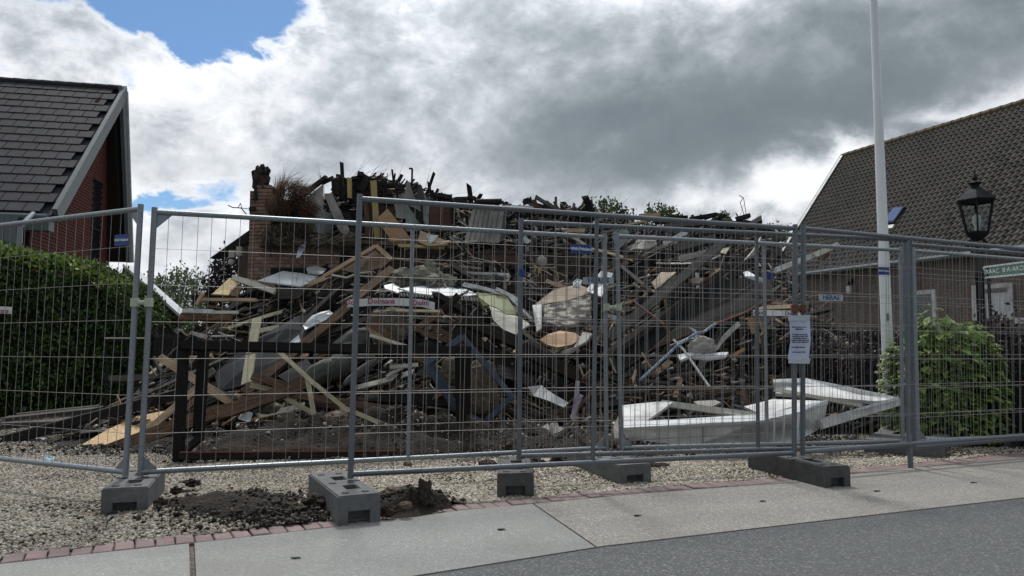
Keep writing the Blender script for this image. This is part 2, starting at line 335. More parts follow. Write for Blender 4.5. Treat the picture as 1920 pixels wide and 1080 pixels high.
# templates
gr = (1+5**.5)/2
ICO_V = np.array([(-1, gr, 0), (1, gr, 0), (-1, -gr, 0), (1, -gr, 0), (0, -1, gr), (0, 1, gr), (0, -1, -gr), (0, 1, -gr), (gr, 0, -1), (gr, 0, 1), (-gr, 0, -1), (-gr, 0, 1)])/1.9
ICO_F = np.array([(0, 11, 5), (0, 5, 1), (0, 1, 7), (0, 7, 10), (0, 10, 11), (1, 5, 9), (5, 11, 4), (11, 10, 2), (10, 7, 6), (7, 1, 8), (3, 9, 4), (3, 4, 2), (3, 2, 6), (3, 6, 8), (3, 8, 9), (4, 9, 5), (2, 4, 11), (6, 2, 10), (8, 6, 7), (9, 8, 1)])
OCT_V = np.array([(1, 0, 0), (-1, 0, 0), (0, 1, 0), (0, -1, 0), (0, 0, 1), (0, 0, -1)])*1.05
OCT_F = np.array([(0, 2, 4), (2, 1, 4), (1, 3, 4), (3, 0, 4), (2, 0, 5), (1, 2, 5), (3, 1, 5), (0, 3, 5)])
BOX_V = np.array([(i, j, k) for i in (-.5, .5) for j in (-.5, .5) for k in (-.5, .5)])
BOX_F = np.array([(0, 1, 3, 2), (4, 6, 7, 5), (0, 4, 5, 1), (2, 3, 7, 6), (0, 2, 6, 4), (1, 5, 7, 3)])
LEAF_V = np.array([(0, 0, 0), (.5, -.28, .06), (1, 0, -.05), (.5, .28, .06), ]); LEAF_F = np.array([(0, 1, 2), (0, 2, 3)])
TWIG_V = np.array([(0, -.5, 0), (0, .5, 0), (0, 0, .8), (1, 0, 0)]); TWIG_F = np.array([(0, 1, 3), (1, 2, 3), (2, 0, 3)])
def clodv(k):
    r = np.random.default_rng(k); v = ICO_V*(1+r.normal(0, .28, (12, 1)))*np.array([1, .85, .7]); return v
def pal(n, cols, w=None, jit=.15):
    cols = np.array(cols); i = rng.choice(len(cols), n, p=w); return cols[i]*(1+rng.normal(0, jit, (n, 1))).clip(.4, 1.8)
def text(body, name, parent, mw, size, matn, bold=0.0, depth=.001, sx=1):
    c = bpy.data.curves.new('t', 'FONT'); c.body = body; c.size = size; c.align_x = 'CENTER'; c.align_y = 'CENTER'; c.offset = bold; c.extrude = depth; c.resolution_u = 2
    t = bpy.data.objects.new('t', c); COL.objects.link(t); dg = bpy.context.evaluated_depsgraph_get()
    me = bpy.data.meshes.new_from_object(t.evaluated_get(dg)); bpy.data.objects.remove(t); bpy.data.curves.remove(c)
    me.materials.clear(); me.materials.append(M[matn])
    for v in me.vertices: v.co.x *= sx
    return put(me, name, parent, mw)
# ------------------------------------------------------------------ ground, road, pavement
def sheet(name, pts, z, matn, parent=None, th=0):
    mb = MB()
    if th: mb.prism([(x, y, z-th) for x, y in pts], (0, 0, th))
    else: mb.add([(x, y, z) for x, y in pts], [tuple(range(len(pts)))])
    return mb.build(name, matn, parent)
KERB = [(-60, -25.5), (-12, -1.55)] + [tuple(gnd(*p))[:2] for p in ((0, 1057), (142, 1040.6), (365, 1017), (625, 988), (865, 956), (1000, 944), (1200, 925), (1420, 908))] + [tuple(gnd(1640, 884))[:2], tuple(gnd(1920, 856))[:2], (12, 10.6), (60, 31)]
KX = np.array([p[0] for p in KERB]); KY = np.array([p[1] for p in KERB])
def ykerb(x): return np.interp(x, KX, KY)
EDGE = [(-60, -28.5), (-8, -.6+0)] + [tuple(gnd(*p))[:2] for p in ((775, 1080), (1130, 1024), (1420, 990), (1920, 933))] + [(12, 8.9), (60, 28)]
EDGE[1] = (-8, .45)
EX = np.array([p[0] for p in EDGE]); EY = np.array([p[1] for p in EDGE])
def yedge(x): return np.interp(x, EX, EY)
g = sheet('ground', [(-700, -300), (700, -300), (700, 1200), (-700, 1200)], -.06, 'far_grass'); g['kind'] = 'structure'
xs = [-60, -8, *EX[2:-2], 12, 60]
r = sheet('road', [(-60, -60), (60, -60)] + [(x, float(yedge(x))) for x in sorted(set(EX), reverse=True)], -.006, 'asphalt'); r['kind'] = 'structure'
pv = sheet('pavement', [(x, float(yedge(x))-.004) for x in EX] + [(x, float(ykerb(x))+.05) for x in KX[::-1]], -.02, 'gravel_soil'); pv['kind'] = 'structure'
def slab(xa, xb, xa2, xb2, matn):
    "slab between kerb x range xa..xb and road-edge x range xa2..xb2"
    top = [x for x in KX if xa < x < xb]; bot = [x for x in EX if xa2 < x < xb2]
    pts = [(x, float(yedge(x))+.006) for x in [xa2, *bot, xb2]] + [(x, float(ykerb(x))-.010) for x in [xb, *top[::-1], xa]]
    mb = MB(); mb.prism([(x, y, -.05) for x, y in pts], (0, 0, .05)); return mb.build('paving_slab', matn, pv)
x1 = float(gnd(362, 1017).x); x1b = -1.39
x2 = float(gnd(1000, 945).x); x2b = float(gnd(1118, 1026).x)
x3 = float(gnd(1800, 877).x); x3b = x3+1.5
slab(x1-3.4, x1-.014, x1-2.9, x1b-.014, 'concrete_slab_grey')
slab(-12, x1-3.43, -9, x1-2.93, 'concrete_slab_brown')
slab(x1+.012, x2-.006, x1b+.012, x2b-.006, 'concrete_slab_grey')
slab(x2+.006, x3-.006, x2b+.006, x3b-.006, 'concrete_slab_brown')
slab(x3+.006, x3+3.5, x3b+.006, x3b+3.5, 'concrete_slab_brown')
# kerb of red-mauve bricks laid side by side
kb = sheet('kerb', [(x, float(ykerb(x))) for x in KX] + [(x, float(ykerb(x))+.24) for x in KX[::-1]], -.021, 'gravel_soil'); kb['kind'] = 'structure'
bm_ = MB(); hw, hl, ch = .0485, .098, .006
bv = [(-hw, -hl, -.05), (hw, -hl, -.05), (hw, hl, -.05), (-hw, hl, -.05), (-hw, -hl, -ch), (hw, -hl, -ch), (hw, hl, -ch), (-hw, hl, -ch),
      (-hw+ch, -hl+ch, 0), (hw-ch, -hl+ch, 0), (hw-ch, hl-ch, 0), (-hw+ch, hl-ch, 0)]
bm_.add(bv, [(0, 1, 5, 4), (1, 2, 6, 5), (2, 3, 7, 6), (3, 0, 4, 7), (4, 5, 9, 8), (5, 6, 10, 9), (6, 7, 11, 10), (7, 4, 8, 11), (8, 9, 10, 11)])
brick_me = bm_.mesh('kerb_brick', 'kerb_brick')
x = -3.6
while x < 6.6:
    y = float(ykerb(x)); dy = float(ykerb(x+.05)-ykerb(x-.05))/.1; a = math.atan(dy)
    nx, ny = -math.sin(a), math.cos(a)
    o = bpy.data.objects.new('brick', brick_me); COL.objects.link(o); o.parent = kb
    o.location = (x+nx*(hl+.006), y+ny*(hl+.006), random.uniform(-.004, .006)); o.rotation_euler = (random.gauss(0, .012), random.gauss(0, .02), a+random.gauss(0, .018))
    if 3.4 < x < 6 : o.location.z -= .003
    x += .1045*math.cos(a)
# ------------------------------------------------------------------ the heap: one height function
def sst(a, b, x):
    t = min(1, max(0, (x-a)/(b-a))); return t*t*(3-2*t)
def lerp(a, b, t): return a+(b-a)*t
PL = ([8.7, 9.3, 10.3, 11.4, 12.3, 12.85, 13.0, 13.1, 13.5, 14.1, 15.2, 17.5, 20], [0, .28, 1.05, 1.7, 2.15, 2.4, 2.5, 2.85, 3.15, 3.68, 3.75, 3.4, 0])
PR = ([9.6, 10.3, 11.2, 12.2, 13.2, 14.2, 15.2, 17.5, 20], [0, .45, 1.1, 1.75, 2.6, 3.25, 3.35, 3.0, 0])
def heap(X, Y):
    w = sst(.6, 2.2, X)
    yl = Y - .35*math.sin(X*1.3) - .2*math.sin(X*3.1+1)
    z = lerp(float(np.interp(Y if Y > 12.6 else yl, *PL)), float(np.interp(Y, *PR)), w)
    if Y > 13.2 and w < 1: z += .42*sst(13.3, 14.0, Y)*sst(-3.7, -3.2, X)*(1-sst(-2.1, -1.0, X))
    if X < -3.4: z *= lerp(1, 0, sst(-3.9, -5.8, X)) if Y < 13 else (1-sst(-5.3, -5.7, X) if False else (1-sst(4.55, 4.8, -X)))
    if X < -4.3 and Y >= 13: z = min(z, 0.2 + 1.2*(1-sst(-4.5, -6.5, X)))
    if X > 4.5: z *= 1-sst(4.5, 6.6, X)
    if z > .02:
        n = noise.noise(Vector((X*.9, Y*.9, 2)))*.28 + noise.noise(Vector((X*2.6, Y*2.6, 5)))*.13 + abs(noise.noise(Vector((X*6, Y*6, 9))))*.07
        z += n*min(1, z*1.6)
    return z
def gauss(X, Y, cx, cy, sx, sy, h): return h*math.exp(-((X-cx)/sx)**2-((Y-cy)/sy)**2)
def yard(X, Y):
    s = (gauss(X, Y, -1.85, 5.1, .52, .34, .10) + gauss(X, Y, -.72, 5.25, .32, .32, .10) + gauss(X, Y, -2.3, 8.2, 1.5, .48, .24)
         + gauss(X, Y, -.9, 8.25, .9, .5, .22) + gauss(X, Y, .5, 8.5, .8, .5, .16) + gauss(X, Y, 1.0, 6.9, .6, .4, .05))
    return s, s*(1+.5*noise.noise(Vector((X*5, Y*5, 1)))) + .012*noise.noise(Vector((X*2, Y*2, 4)))
def gz(X, Y): return max(heap(X, Y), yard(X, Y)[1]-.01)
def hit(px, py, off=0.0):
    "where the sight line of a pixel meets heap or yard"
    Y = 4.0
    while Y < 16:
        p = at(px, py, Y)
        if p.z <= gz(p.x, Y): break
        Y += .06
    return Y-off
# yard sheet
nx, ny = 220, 150; X0, X1 = -8.0, 8.0
V = []
for j in range(ny+1):
    for i in range(nx+1):
        X = X0+(X1-X0)*i/nx; ya = float(ykerb(X))+.205; Y = ya+(16.5-ya)*(j/ny)**1.6
        V.append((X, Y, yard(X, Y)[1]-.016))
Fc = np.array([(j*(nx+1)+i, j*(nx+1)+i+1, (j+1)*(nx+1)+i+1, (j+1)*(nx+1)+i) for j in range(ny) for i in range(nx)])
o = put(npmesh('gravel_yard', np.array(V), Fc, 'gravel_soil', smooth=True), 'gravel_yard'); o['kind'] = 'structure'
for nm, pts in (('garden_ground', [(-60, -3), (-8, float(ykerb(-8))+.2), (-8, 16.5), (8, 16.5), (8, float(ykerb(8))+.2), (60, 31), (60, 60), (-60, 60)]),):
    o = sheet(nm, pts, -.03, 'gravel_soil'); o['kind'] = 'structure'
# ash heap mesh
nx, ny = 260, 200; V = []
for j in range(ny+1):
    for i in range(nx+1):
        X = -7+14*i/nx; Y = 8.2+12*j/ny; V.append((X, Y, heap(X, Y)-.02 if heap(X, Y) > .02 else -.05))
Fc = np.array([(j*(nx+1)+i, j*(nx+1)+i+1, (j+1)*(nx+1)+i+1, (j+1)*(nx+1)+i) for j in range(ny) for i in range(nx)])
o = put(npmesh('ash_heap', np.array(V), Fc, 'ash', smooth=False), 'ash_heap'); tag(o, 'black heap of ash and burnt remains under the rubble', 'ash heap', kind='stuff')
# pebbles
def pebbles():
    P = []; C = []
    cols = np.array([(.52, .46, .37), (.62, .57, .48), (.40, .34, .27), (.30, .27, .24), (.70, .67, .60), (.46, .38, .28)])
    dark = np.array([(.05, .042, .036), (.10, .085, .07)])
    n = 0
    tries = 0
    while n < 112000 and tries < 700000:
        tries += 1
        if random.random() < .62: Y = 3.5+4.2*random.random()
        else: Y = 5.5+6.5*random.random()**.9
        X = random.uniform(-1, 1)*(.9+.72*Y)
        if Y < float(ykerb(X))+.19: continue
        if heap(X, Y) > .05: continue
        s, z = yard(X, Y)
        dn = noise.noise(Vector((X*1.6, Y*1.6, 7)))
        pr = 1.0
        if s > .03: pr = .65 if s < .07 else .48
        if Y > 8.5: pr = min(pr, .55)
        if dn > .25: pr *= .5
        if random.random() > pr: continue
        P.append((X, Y, z-.006)); c = cols[random.randrange(6)]*random.uniform(.75, 1.2)
        z += .035 if s > .04 else 0
        if random.random() < (.35 if s > .05 else .05): c = dark[random.randrange(2)]
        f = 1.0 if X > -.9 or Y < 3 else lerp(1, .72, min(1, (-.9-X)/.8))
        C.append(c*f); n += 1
    P = np.array(P); C = np.array(C); k = len(P)
    far = np.clip((P[:, 1]-4)/6, 0, 1)
    sc = (.0082+.0050*rng.random(k)**2+.0045*far)[:, None]*np.array([1.25, 1, .72])*(1+rng.normal(0, .2, (k, 3))).clip(.5, 1.6)
    for nm, q, tv, tf, lb in (('pebbles', P[:, 1] < 6.2, ICO_V, ICO_F, 'loose beige and grey pebbles covering the yard along the kerb'), ('gravel', P[:, 1] >= 6.2, OCT_V, OCT_F, 'grey beige gravel of the yard behind the fence')):
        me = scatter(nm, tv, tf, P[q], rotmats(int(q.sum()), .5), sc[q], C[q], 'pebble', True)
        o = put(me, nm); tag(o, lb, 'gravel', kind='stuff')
pebbles()
# dark soil lying over the gravel in patches
def soil(label, x0, x1, y0, y1, thr, lift):
    nx = int((x1-x0)/.035); ny = int((y1-y0)/.035); V = []
    for j in range(ny+1):
        for i in range(nx+1):
            X = x0+(x1-x0)*i/nx; Y = y0+(y1-y0)*j/ny; s, z = yard(X, Y); n = noise.noise(Vector((X*3, Y*3, 11)))+.5*noise.noise(Vector((X*8, Y*8, 11)))
            m = s+.022*n-thr; inside = Y > float(ykerb(X))+.14
            V.append((X, Y, z+(min(1, m/.02)*lift*(1+.9*n+.5*noise.noise(Vector((X*20, Y*20, 3)))) if m > 0 and inside else -.05)))
    Fc = np.array([(j*(nx+1)+i, j*(nx+1)+i+1, (j+1)*(nx+1)+i+1, (j+1)*(nx+1)+i) for j in range(ny) for i in range(nx)])
    o = put(npmesh('soil_patch', np.array(V), Fc, 'soil', smooth=True), 'soil_patch'); tag(o, label, 'soil', kind='stuff')
soil('patch of dark soil spread over the gravel near the kerb', -3.0, -.2, 4.2, 6.2, .05, .022)
soil('dark soil banked against the foot of the heap', -5.2, 2.6, 6.3, 9.6, .038, .035)
# soil clods
def clods(name, label, zones, n, cols, size):
    P = []
    for _ in range(n):
        cx, cy, sx, sy = random.choice(zones); X = random.gauss(cx, sx*.6); Y = random.gauss(cy, sy*.6)
        if Y < float(ykerb(X))+.16: continue
        P.append((X, Y, yard(X, Y)[1]+random.uniform(-.005, .028)*(1 if yard(X, Y)[0] > .03 else .2)))
    P = np.array(P); k = len(P); sc = (size*rng.random(k)**2.2+.008)[:, None]*(1+rng.normal(0, .25, (k, 3))).clip(.4, 1.7)
    Vs = []; n0 = 0; Fs = []; Cs = []; C_ = pal(k, cols); Rr = rotmats(k)
    for q in range(5):
        i = np.arange(q, k, 5); tv = clodv(q); V = np.einsum('nij,nkj->nki', Rr[i], tv[None]*sc[i][:, None, :])+P[i][:, None, :]
        Vs.append(V.reshape(-1, 3)); Fs.append((ICO_F[None]+(np.arange(len(i))*12)[:, None, None]).reshape(-1, 3)+n0); n0 += len(i)*12; Cs.append(np.repeat(C_[i], 12, axis=0))
    o = put(npmesh(name, np.concatenate(Vs), np.concatenate(Fs), 'debris', np.concatenate(Cs)), name); tag(o, label, 'soil', kind='stuff')
clods('soil_clods', 'clods of dark brown soil dug up between the fence and the kerb', [(-1.9, 5.1, .62, .4), (-.72, 5.2, .36, .36), (-1.9, 5.5, .6, .3), (-1.5, 4.9, .3, .2)], 1700, [(.022, .022, .017), (.055, .04, .03), (.018, .014, .012)], .018)
clods('soil_clods', 'dark soil and crushed rubble along the foot of the heap', [(-2.3, 8.2, 1.6, .6), (-.9, 8.3, 1, .55), (.5, 8.45, 1.2, .55), (2.5, 8.9, 1.5, .5), (-3.6, 8.5, 1, .5)], 20000, [(.014, .011, .009), (.028, .021, .017), (.010, .009, .008), (.016, .013, .011), (.03, .024, .02), (.02, .017, .014), (.35, .33, .29), (.08, .068, .055)], .021)
# ------------------------------------------------------------------ roofs of tiles
def tiled_roof(owner, e0, e1, r0, r1, rows, cols, me, name, lim=300, lift=.0, score=None, skip=None):
    "tiles between the eave e0..e1 and the ridge r0..r1; the nearest are parts, the others one stuff part"
    e0, e1, r0, r1 = map(Vector, (e0, e1, r0, r1)); items = []
    ux = (e1-e0).normalized(); up = (r0-e0); up = (up-ux*up.dot(ux)).normalized(); n = ux.cross(up)
    if n.y > 0: n = -n
    for j in range(rows):
        v = (j+.5)/rows
        for i in range(cols):
            u = (i+.5+((.22 if j % 2 else -.22) if name == 'roof_tile' else 0))/cols
            if u > 1: continue
            a = e0.lerp(e1, u); b = r0.lerp(r1, u); p = a.lerp(b, v)+n*lift
            if skip and skip(p): continue
            pitch = (b-a).length/rows
            m = Matrix((ux, up, n)).transposed(); tl = Matrix.Rotation(math.radians(-2.6)+random.gauss(0, .004), 3, 'X') @ Matrix.Rotation(random.gauss(0, .006), 3, 'Z')
            mw = (m @ tl).to_4x4(); mw.translation = p
            q = p-camo.location; items.append((q.length if score is None else score(p), mw))
    items.sort(key=lambda t: t[0])
    for _, mw in items[:lim]: put(me, name, owner, mw)
    rest = items[lim:]
    if rest:
        mb = MB(); src = [v.co.copy() for v in me.vertices]; fs = [tuple(p.vertices) for p in me.polygons]
        for _, mw in rest: mb.add([mw @ v for v in src], fs)
        o = mb.build(name+'s', me.materials[0].name, owner); o['kind'] = 'stuff'
def infr(p):
    q = p; px = 960+F*q.x/q.y; return q.y if -60 < px < 1980 else 1e3+q.y
def brick_wall(owner, A, B, z0, top, matb, joint, bw=.21, bh=.05, pitch=.0625, th=.1, lim=300, hole=None, name='brick', stuff=False, rag=0, core=True):
    "running-bond wall in the vertical plane A->B (2D points); top(t) gives the height at distance t"
    A = Vector((*A, 0)); B = Vector((*B, 0)); d = B-A; L = d.length; d.normalize(); n = Vector((d.y, -d.x, 0))
    if n.dot(Vector((0, 0, 0))-(A+B)/2) < 0: n = -n
    mb = MB(); mb.box((0, 0, 0), (bw-.011, .1, bh)); me = mb.mesh('brick', matb)
    half = MB(); half.box((0, 0, 0), (bw/2-.011, .1, bh)); meh = half.mesh('half_brick', matb)
    rot = Matrix((d, -n, Vector((0, 0, 1)))).transposed().to_4x4(); out = []
    j = 0; z = z0
    while z < z0+12:
        t = (bw/2 if j % 2 else 0); any_ = False
        ts = [(0, bw/2)] if j % 2 else []
        while t < L-.02: ts.append((t, min(bw, L-t))); t += bw
        for t, w in ts:
            tm = t+w/2; zt = top(tm)
            if z+pitch > zt+random.uniform(-rag, rag): continue
            if hole and hole(tm, z+pitch/2): continue
            any_ = True; mw = rot.copy(); mw.translation = A+d*tm+n*(-.045+random.uniform(-.004, .004))+Vector((0, 0, z+pitch/2))
            out.append((mw, me if w > bw*.75 else meh))
        z += pitch; j += 1
        if not any_ and z > z0+1: break
    if stuff:
        mb = MB()
        for mw, m_ in out:
            mb.add([mw @ v.co for v in m_.vertices], [tuple(p.vertices) for p in m_.polygons])
        o = mb.build('bricks', matb, owner); o['kind'] = 'stuff'
    else:
        if len(out) > lim: random.shuffle(out)
        for mw, m_ in out[:lim]: put(m_, name, owner, mw)
        if out[lim:]:
            mb = MB()
            for mw, m_ in out[lim:]: mb.add([mw @ v.co for v in m_.vertices], [tuple(p.vertices) for p in m_.polygons])
            o = mb.build('bricks', matb, owner); o['kind'] = 'stuff'
    if core:
        mb = MB(); N = max(2, int(L/.25))
        for i in range(N):
            t0, t1 = L*i/N, L*(i+1)/N; zt = min(top(t0+.001), top(t1-.001))-.03
            if hole and hole((t0+t1)/2, z0+1.2) and core != 'full':
                continue
            if zt <= z0: continue
            P = [A+d*t0-n*.012, A+d*t1-n*.012]
            mb.prism([P[0]+Vector((0, 0, z0)), P[1]+Vector((0, 0, z0)), P[1]+Vector((0, 0, top(t1-.001)-.02)), P[0]+Vector((0, 0, top(t0+.001)-.02))], -n*th)
        mb.build('mortar', joint, owner)
# ---- left house
D1 = 16.0
fe = at(95, 400, D1); s_ = -.22
Da = (-fe.x - s_*-1*D1*-1) if False else None
def on_line(px):      # depth on the gable line through fe with slope s_
    k = (px-960)/F/(1) ; k = at(px, 400, 10).x/10
    return (fe.x - s_*D1)/(k - s_)
Dap = on_line(229); Dbk = on_line(243)
apex = at(229, 168, Dap); back = at(243, 492, Dbk)
rdir = Vector((-1, s_, 0)).normalized()*1.0; rdir = Vector((-1, -.22, 0)).normalized()
LH = empty('brick_house', (fe.x-3, fe.y+2, 0), 'red brick house with steep dark slate-look tiled roof behind the hedge', 'house')
Lr = 9.0
roofL0, roofL1 = fe+rdir*Lr, fe
mb = MB(); nr = (apex-fe).cross(rdir).normalized(); nr = -nr if nr.z < 0 else nr
mb.prism([fe-nr*.05, apex-nr*.05, apex+rdir*Lr-nr*.05, fe+rdir*Lr-nr*.05], -nr*.12)
mb.build('roof', 'slate_tile', LH)
tw = MB(); tw.prism([(-.172, -.20, -.012), (.166, -.20, -.012), (.166, .19, -.012), (-.172, .19, -.012)], (0, 0, .03)); sl = tw.mesh('roof_tile', 'slate_tile')
cols = int(Lr/.36)
tiled_roof(LH, fe+rdir*Lr, fe+rdir*.12, apex+rdir*Lr, apex+rdir*.12, 17, cols, sl, 'roof_tile', 300, .02, score=infr)
mb = MB()
for k in range(26):
    a = apex+rdir*(k*.35)+Vector((0, 0, .03)); mb.tube(a, a+rdir*.36, .09, 8, .10)
o = mb.build('ridge_tiles', 'slate_tile', LH); o['kind'] = 'stuff'
mb = MB(); out = -rdir     # bargeboards on the gable
def rake(mb, a, b, w, t, o_):
    d = (b-a).normalized(); dn = Vector((0, 0, -1)); dn = (dn-d*dn.dot(d)).normalized(); mb.prism([a+o_, b+o_, b+o_+dn*w, a+o_+dn*w], out*t)
rake(mb, fe+Vector((0, 0, .1)), apex+Vector((0, 0, .12)), .34, .10, out*.02)
mb.build('bargeboard', 'grey_trim', LH)
mb = MB(); rake(mb, apex+Vector((0, 0, .06)), back, .22, .10, out*.02); mb.build('bargeboard', 'grey_trim', LH)
bk2 = back+rdir*Lr
mb = MB(); mb.prism([apex, back, bk2, apex+rdir*Lr], Vector((.02, .12, .03))); mb.build('roof', 'slate_tile', LH)
mb = MB(); rake(mb, apex+Vector((0, 0, -.05)), back+Vector((.0, -.1, 0)), .03, .03, out*.14); mb.build('trim_strip', 'white_paint', LH)
# gutter
mb = MB(); mb.tube(fe+rdir*Lr+Vector((0, -.1, -.1)), fe+Vector((0, -.1, -.1)), .075, 8); mb.box(fe+rdir*Lr*.5+Vector((0, .05, -.28)), (Lr, .3, .22), Matrix.Rotation(math.atan(.22), 3, 'Z')); mb.build('gutter', 'grey_trim', LH)
# walls: gable set back .45 under the verge
inn = rdir*.55
gA = fe+inn+Vector((-.05, .35, 0)); gB = back+inn
gd = Vector((gB.x-gA.x, gB.y-gA.y)); gL = gd.length
pa = (Vector((apex.x, apex.y))+Vector(inn[:2])-Vector(gA[:2])).dot(gd.normalized())
def gtop(t):
    if t < pa: return fe.z+.15+(apex.z-fe.z-.1)*t/pa
    return apex.z-.1+(back.z-apex.z)*(t-pa)/max(.01, gL-pa)
k1 = at(172, 400, 10).x/10; k2 = at(190, 400, 10).x/10
def tpos(px):
    k = at(px, 400, 10).x/10; g2 = gd.normalized(); return (k*gA.y-gA.x)/(g2.x-k*g2.y)
w0, w1 = tpos(172), tpos(190); wz = at(180, 333, gA.y+w0).z
def ghole(t, z): return w0 < t < w1 and z < wz and z > wz-4.2
brick_wall(LH, gA[:2], gB[:2], 0, gtop, 'house_brick', 'dark_mortar', stuff=True, bh=.058, pitch=.082, hole=ghole, core='full')
g2 = gd.normalized(); wc = Vector((*(Vector(gA[:2])+g2*((w0+w1)/2)), wz-2.1)); gn = Vector((g2.y, -g2.x, 0)); gn = gn if gn.x > 0 else -gn
mb = MB(); mb.box(wc-gn*.02, (abs(w1-w0)-.02, .04, 4.1), Matrix.Rotation(math.atan2(g2.y, g2.x), 3, 'Z')); wf = mb.build('window', 'dark_glass', LH)
mb = MB()
for dz in (-2.06, -.7, .7, 2.06): mb.box(wc+Vector((0, 0, dz)), (abs(w1-w0)-.02, .06, .05), Matrix.Rotation(math.atan2(g2.y, g2.x), 3, 'Z'))
mb.build('window_frame', 'black_metal', wf)
fA = gA+rdir*8
brick_wall(LH, fA[:2], gA[:2], 0, lambda t: fe.z-.2, 'house_brick', 'dark_mortar', stuff=True)
# soffit under the back verge
mb = MB(); mb.prism([apex+Vector((0, 0, -.15)), back+Vector((0, 0, 0)), back+inn, apex+inn+Vector((0, 0, -.15))], Vector((-.12, -.25, 0))); mb.build('soffit', 'dark_wood', LH)
mb = MB(); p = at(38, 425, 15.3); mb.tube(p, p-Vector((0, 0, 4)), .055, 10); mb.tube(p+Vector((0, .4, .35)), p, .055, 10); mb.build('downpipe', 'zinc', LH)
mb = MB(); p = at(12, 450, 15.6)
for k in range(6): mb.box(p+Vector((-.5+k*.13, 0, -.3)), (.12, .05, 1.6))
mb.build('shutter', 'grey_trim', LH)
# lean-to roof
LT = empty('lean_to', tuple(at(290, 640, 15.5))[:2]+(0,), 'lean-to with white topped sloping roof edge between the brick house and the rubble', 'lean-to')
a, b = at(230, 494, 14.2), at(338, 590, 14.2)
mb = MB(); mb.prism([a, b, b+Vector((-.03, .5, .0)), a+Vector((-.03, .5, 0))], (0, 0, -.06)); mb.build('roof', 'white_sheet', LT)
mb = MB(); mb.prism([a+Vector((0, .02, -.07)), b+Vector((0, .02, -.07)), b+Vector((-.05, .02, -.32)), a+Vector((-.05, .02, -.32))], (0, .05, 0)); mb.build('fascia', 'red_brown_board', LT)
mb = MB(); mb.prism([a+Vector((0, 0, -.3)), b+Vector((0, 0, -.3)), b+Vector((-.05, 0, -.37)), a+Vector((-.05, 0, -.37))], (0, .05, 0)); mb.build('trim_strip', 'white_paint', LT)
mb = MB(); mb.prism([a+Vector((-.1, .3, -.4)), b+Vector((0, .3, -.4)), Vector((b.x, b.y+.3, 0)), Vector((a.x-.1, a.y+.3, 0))], (0, .1, 0)); mb.build('wall', 'sooty_brick', LT)
# ---- right farmhouse
SC = 1.5
Ev = at(1440, 520, 19.6*SC); En = at(1860, 468, 14*SC); dE = (En-Ev); dE.z = 0; He = .5*(Ev.z+En.z)
Ev.z = En.z = He; dE.normalize()
gp = Vector((-dE.y, dE.x, 0)); gp = gp if gp.y > 0 else -gp     # away from us
Rf = at(1580, 295, 10); k = Rf.x/10
r_ = (k*Ev.y-Ev.x)/(gp.x-k*gp.y); Rp = Ev+gp*r_; Rp.z = at(1580, 295, Rp.y).z
LL = 19.0
RH = empty('farmhouse', (Ev.x+4, Ev.y, 0), 'low brown brick farmhouse under a big grey-brown pantile roof, right of the flagpole', 'house')
En2 = Ev+dE*LL; Rn2 = Rp+dE*LL
nr = (Rp-Ev).cross(dE).normalized(); nr = nr if nr.z > 0 else -nr
mb = MB(); mb.prism([Ev, En2, Rn2, Rp], -nr*.15); mb.build('roof', 'pan_tile', RH)
bkE = Rp+gp*r_; bkE.z = He
mb = MB(); mb.prism([Rp, Rn2, bkE+dE*LL, bkE], Vector((0, 0, -.15))); mb.build('roof', 'pan_tile', RH)
# pantile: an S-profile strip
def pantile(w, h, matn):
    mb = MB(); P = 7; vs = []
    for e, zz in ((-h/2-.03, .022), (h/2+.02, -.006)):
        for i in range(P):
            u = i/(P-1); vs.append((-w/2+w*u, e, zz+.032*math.sin(u*2*math.pi-.5)))
    vs += [(v[0], v[1], v[2]-.028) for v in vs[:P]]
    fs = [(i, i+1, P+i+1, P+i) for i in range(P-1)]+[(2*P+i, 2*P+i+1, i+1, i) for i in range(P-1)]
    mb.add(vs, fs)
    me = bpy.data.meshes.new('pantile'); me.from_pydata(mb.v, [], mb.f); me.materials.append(M[matn]); return me
slope = (Rp-Ev).length; rows = 29
pm = pantile(.205, slope/rows, 'pan_tile')
tiled_roof(RH, Ev, En2, Rp, Rn2, rows, int(LL/.2), pm, 'pantile', 300, .05, score=infr)
mb = MB()
for kk in range(int(LL/.36)):
    a = Rp+dE*(kk*.36)+Vector((0, 0, .04)); mb.tube(a, a+dE*.38, .12, 8, .14)
o = mb.build('ridge_tiles', 'moss_tile', RH); o['kind'] = 'stuff'
mb = MB(); o_ = -dE; d = (Rp-Ev).normalized(); upn = nr
mb.prism([Ev+nr*.10, Rp+nr*.10+d*.12, Rp-nr*.14+d*.12, Ev-nr*.14], o_*.10); mb.build('bargeboard', 'plaster', RH)
mb = MB(); mb.prism([Ev+nr*.1, Rp+nr*.1, Rp+nr*.1+dE*.12, Ev+nr*.1+dE*.12], nr*.03); mb.build('verge_cap', 'white_paint', RH)
go = -gp
mb = MB(); mb.tube(Ev+go*.08+Vector((0, 0, -.05)), En2+go*.08+Vector((0, 0, -.05)), .08, 8); mb.build('gutter', 'grey_trim', RH)
Wa = Ev+gp*.35+dE*.3; Wb = En2+gp*.35
LW = (Wb-Wa).length
def wpos(px):
    kk = at(px, 500, 10).x/10; return (kk*Wa.y-Wa.x)/(dE.x-kk*dE.y)
opens = []
for (pa_, pb_, pt, pbm) in ((1822, 1898, 533, 600), (1699, 1754, 545, 620)):
    ta, tb = wpos(pa_), wpos(pb_); tm = (ta+tb)/2; q = Wa+dE*tm; opens.append((ta, tb, at((pa_+pb_)/2, pt, q.y).z, at((pa_+pb_)/2, pbm, q.y).z))
def whole(t, z): return any(a < t < b and zb < z < zt for a, b, zt, zb in opens)
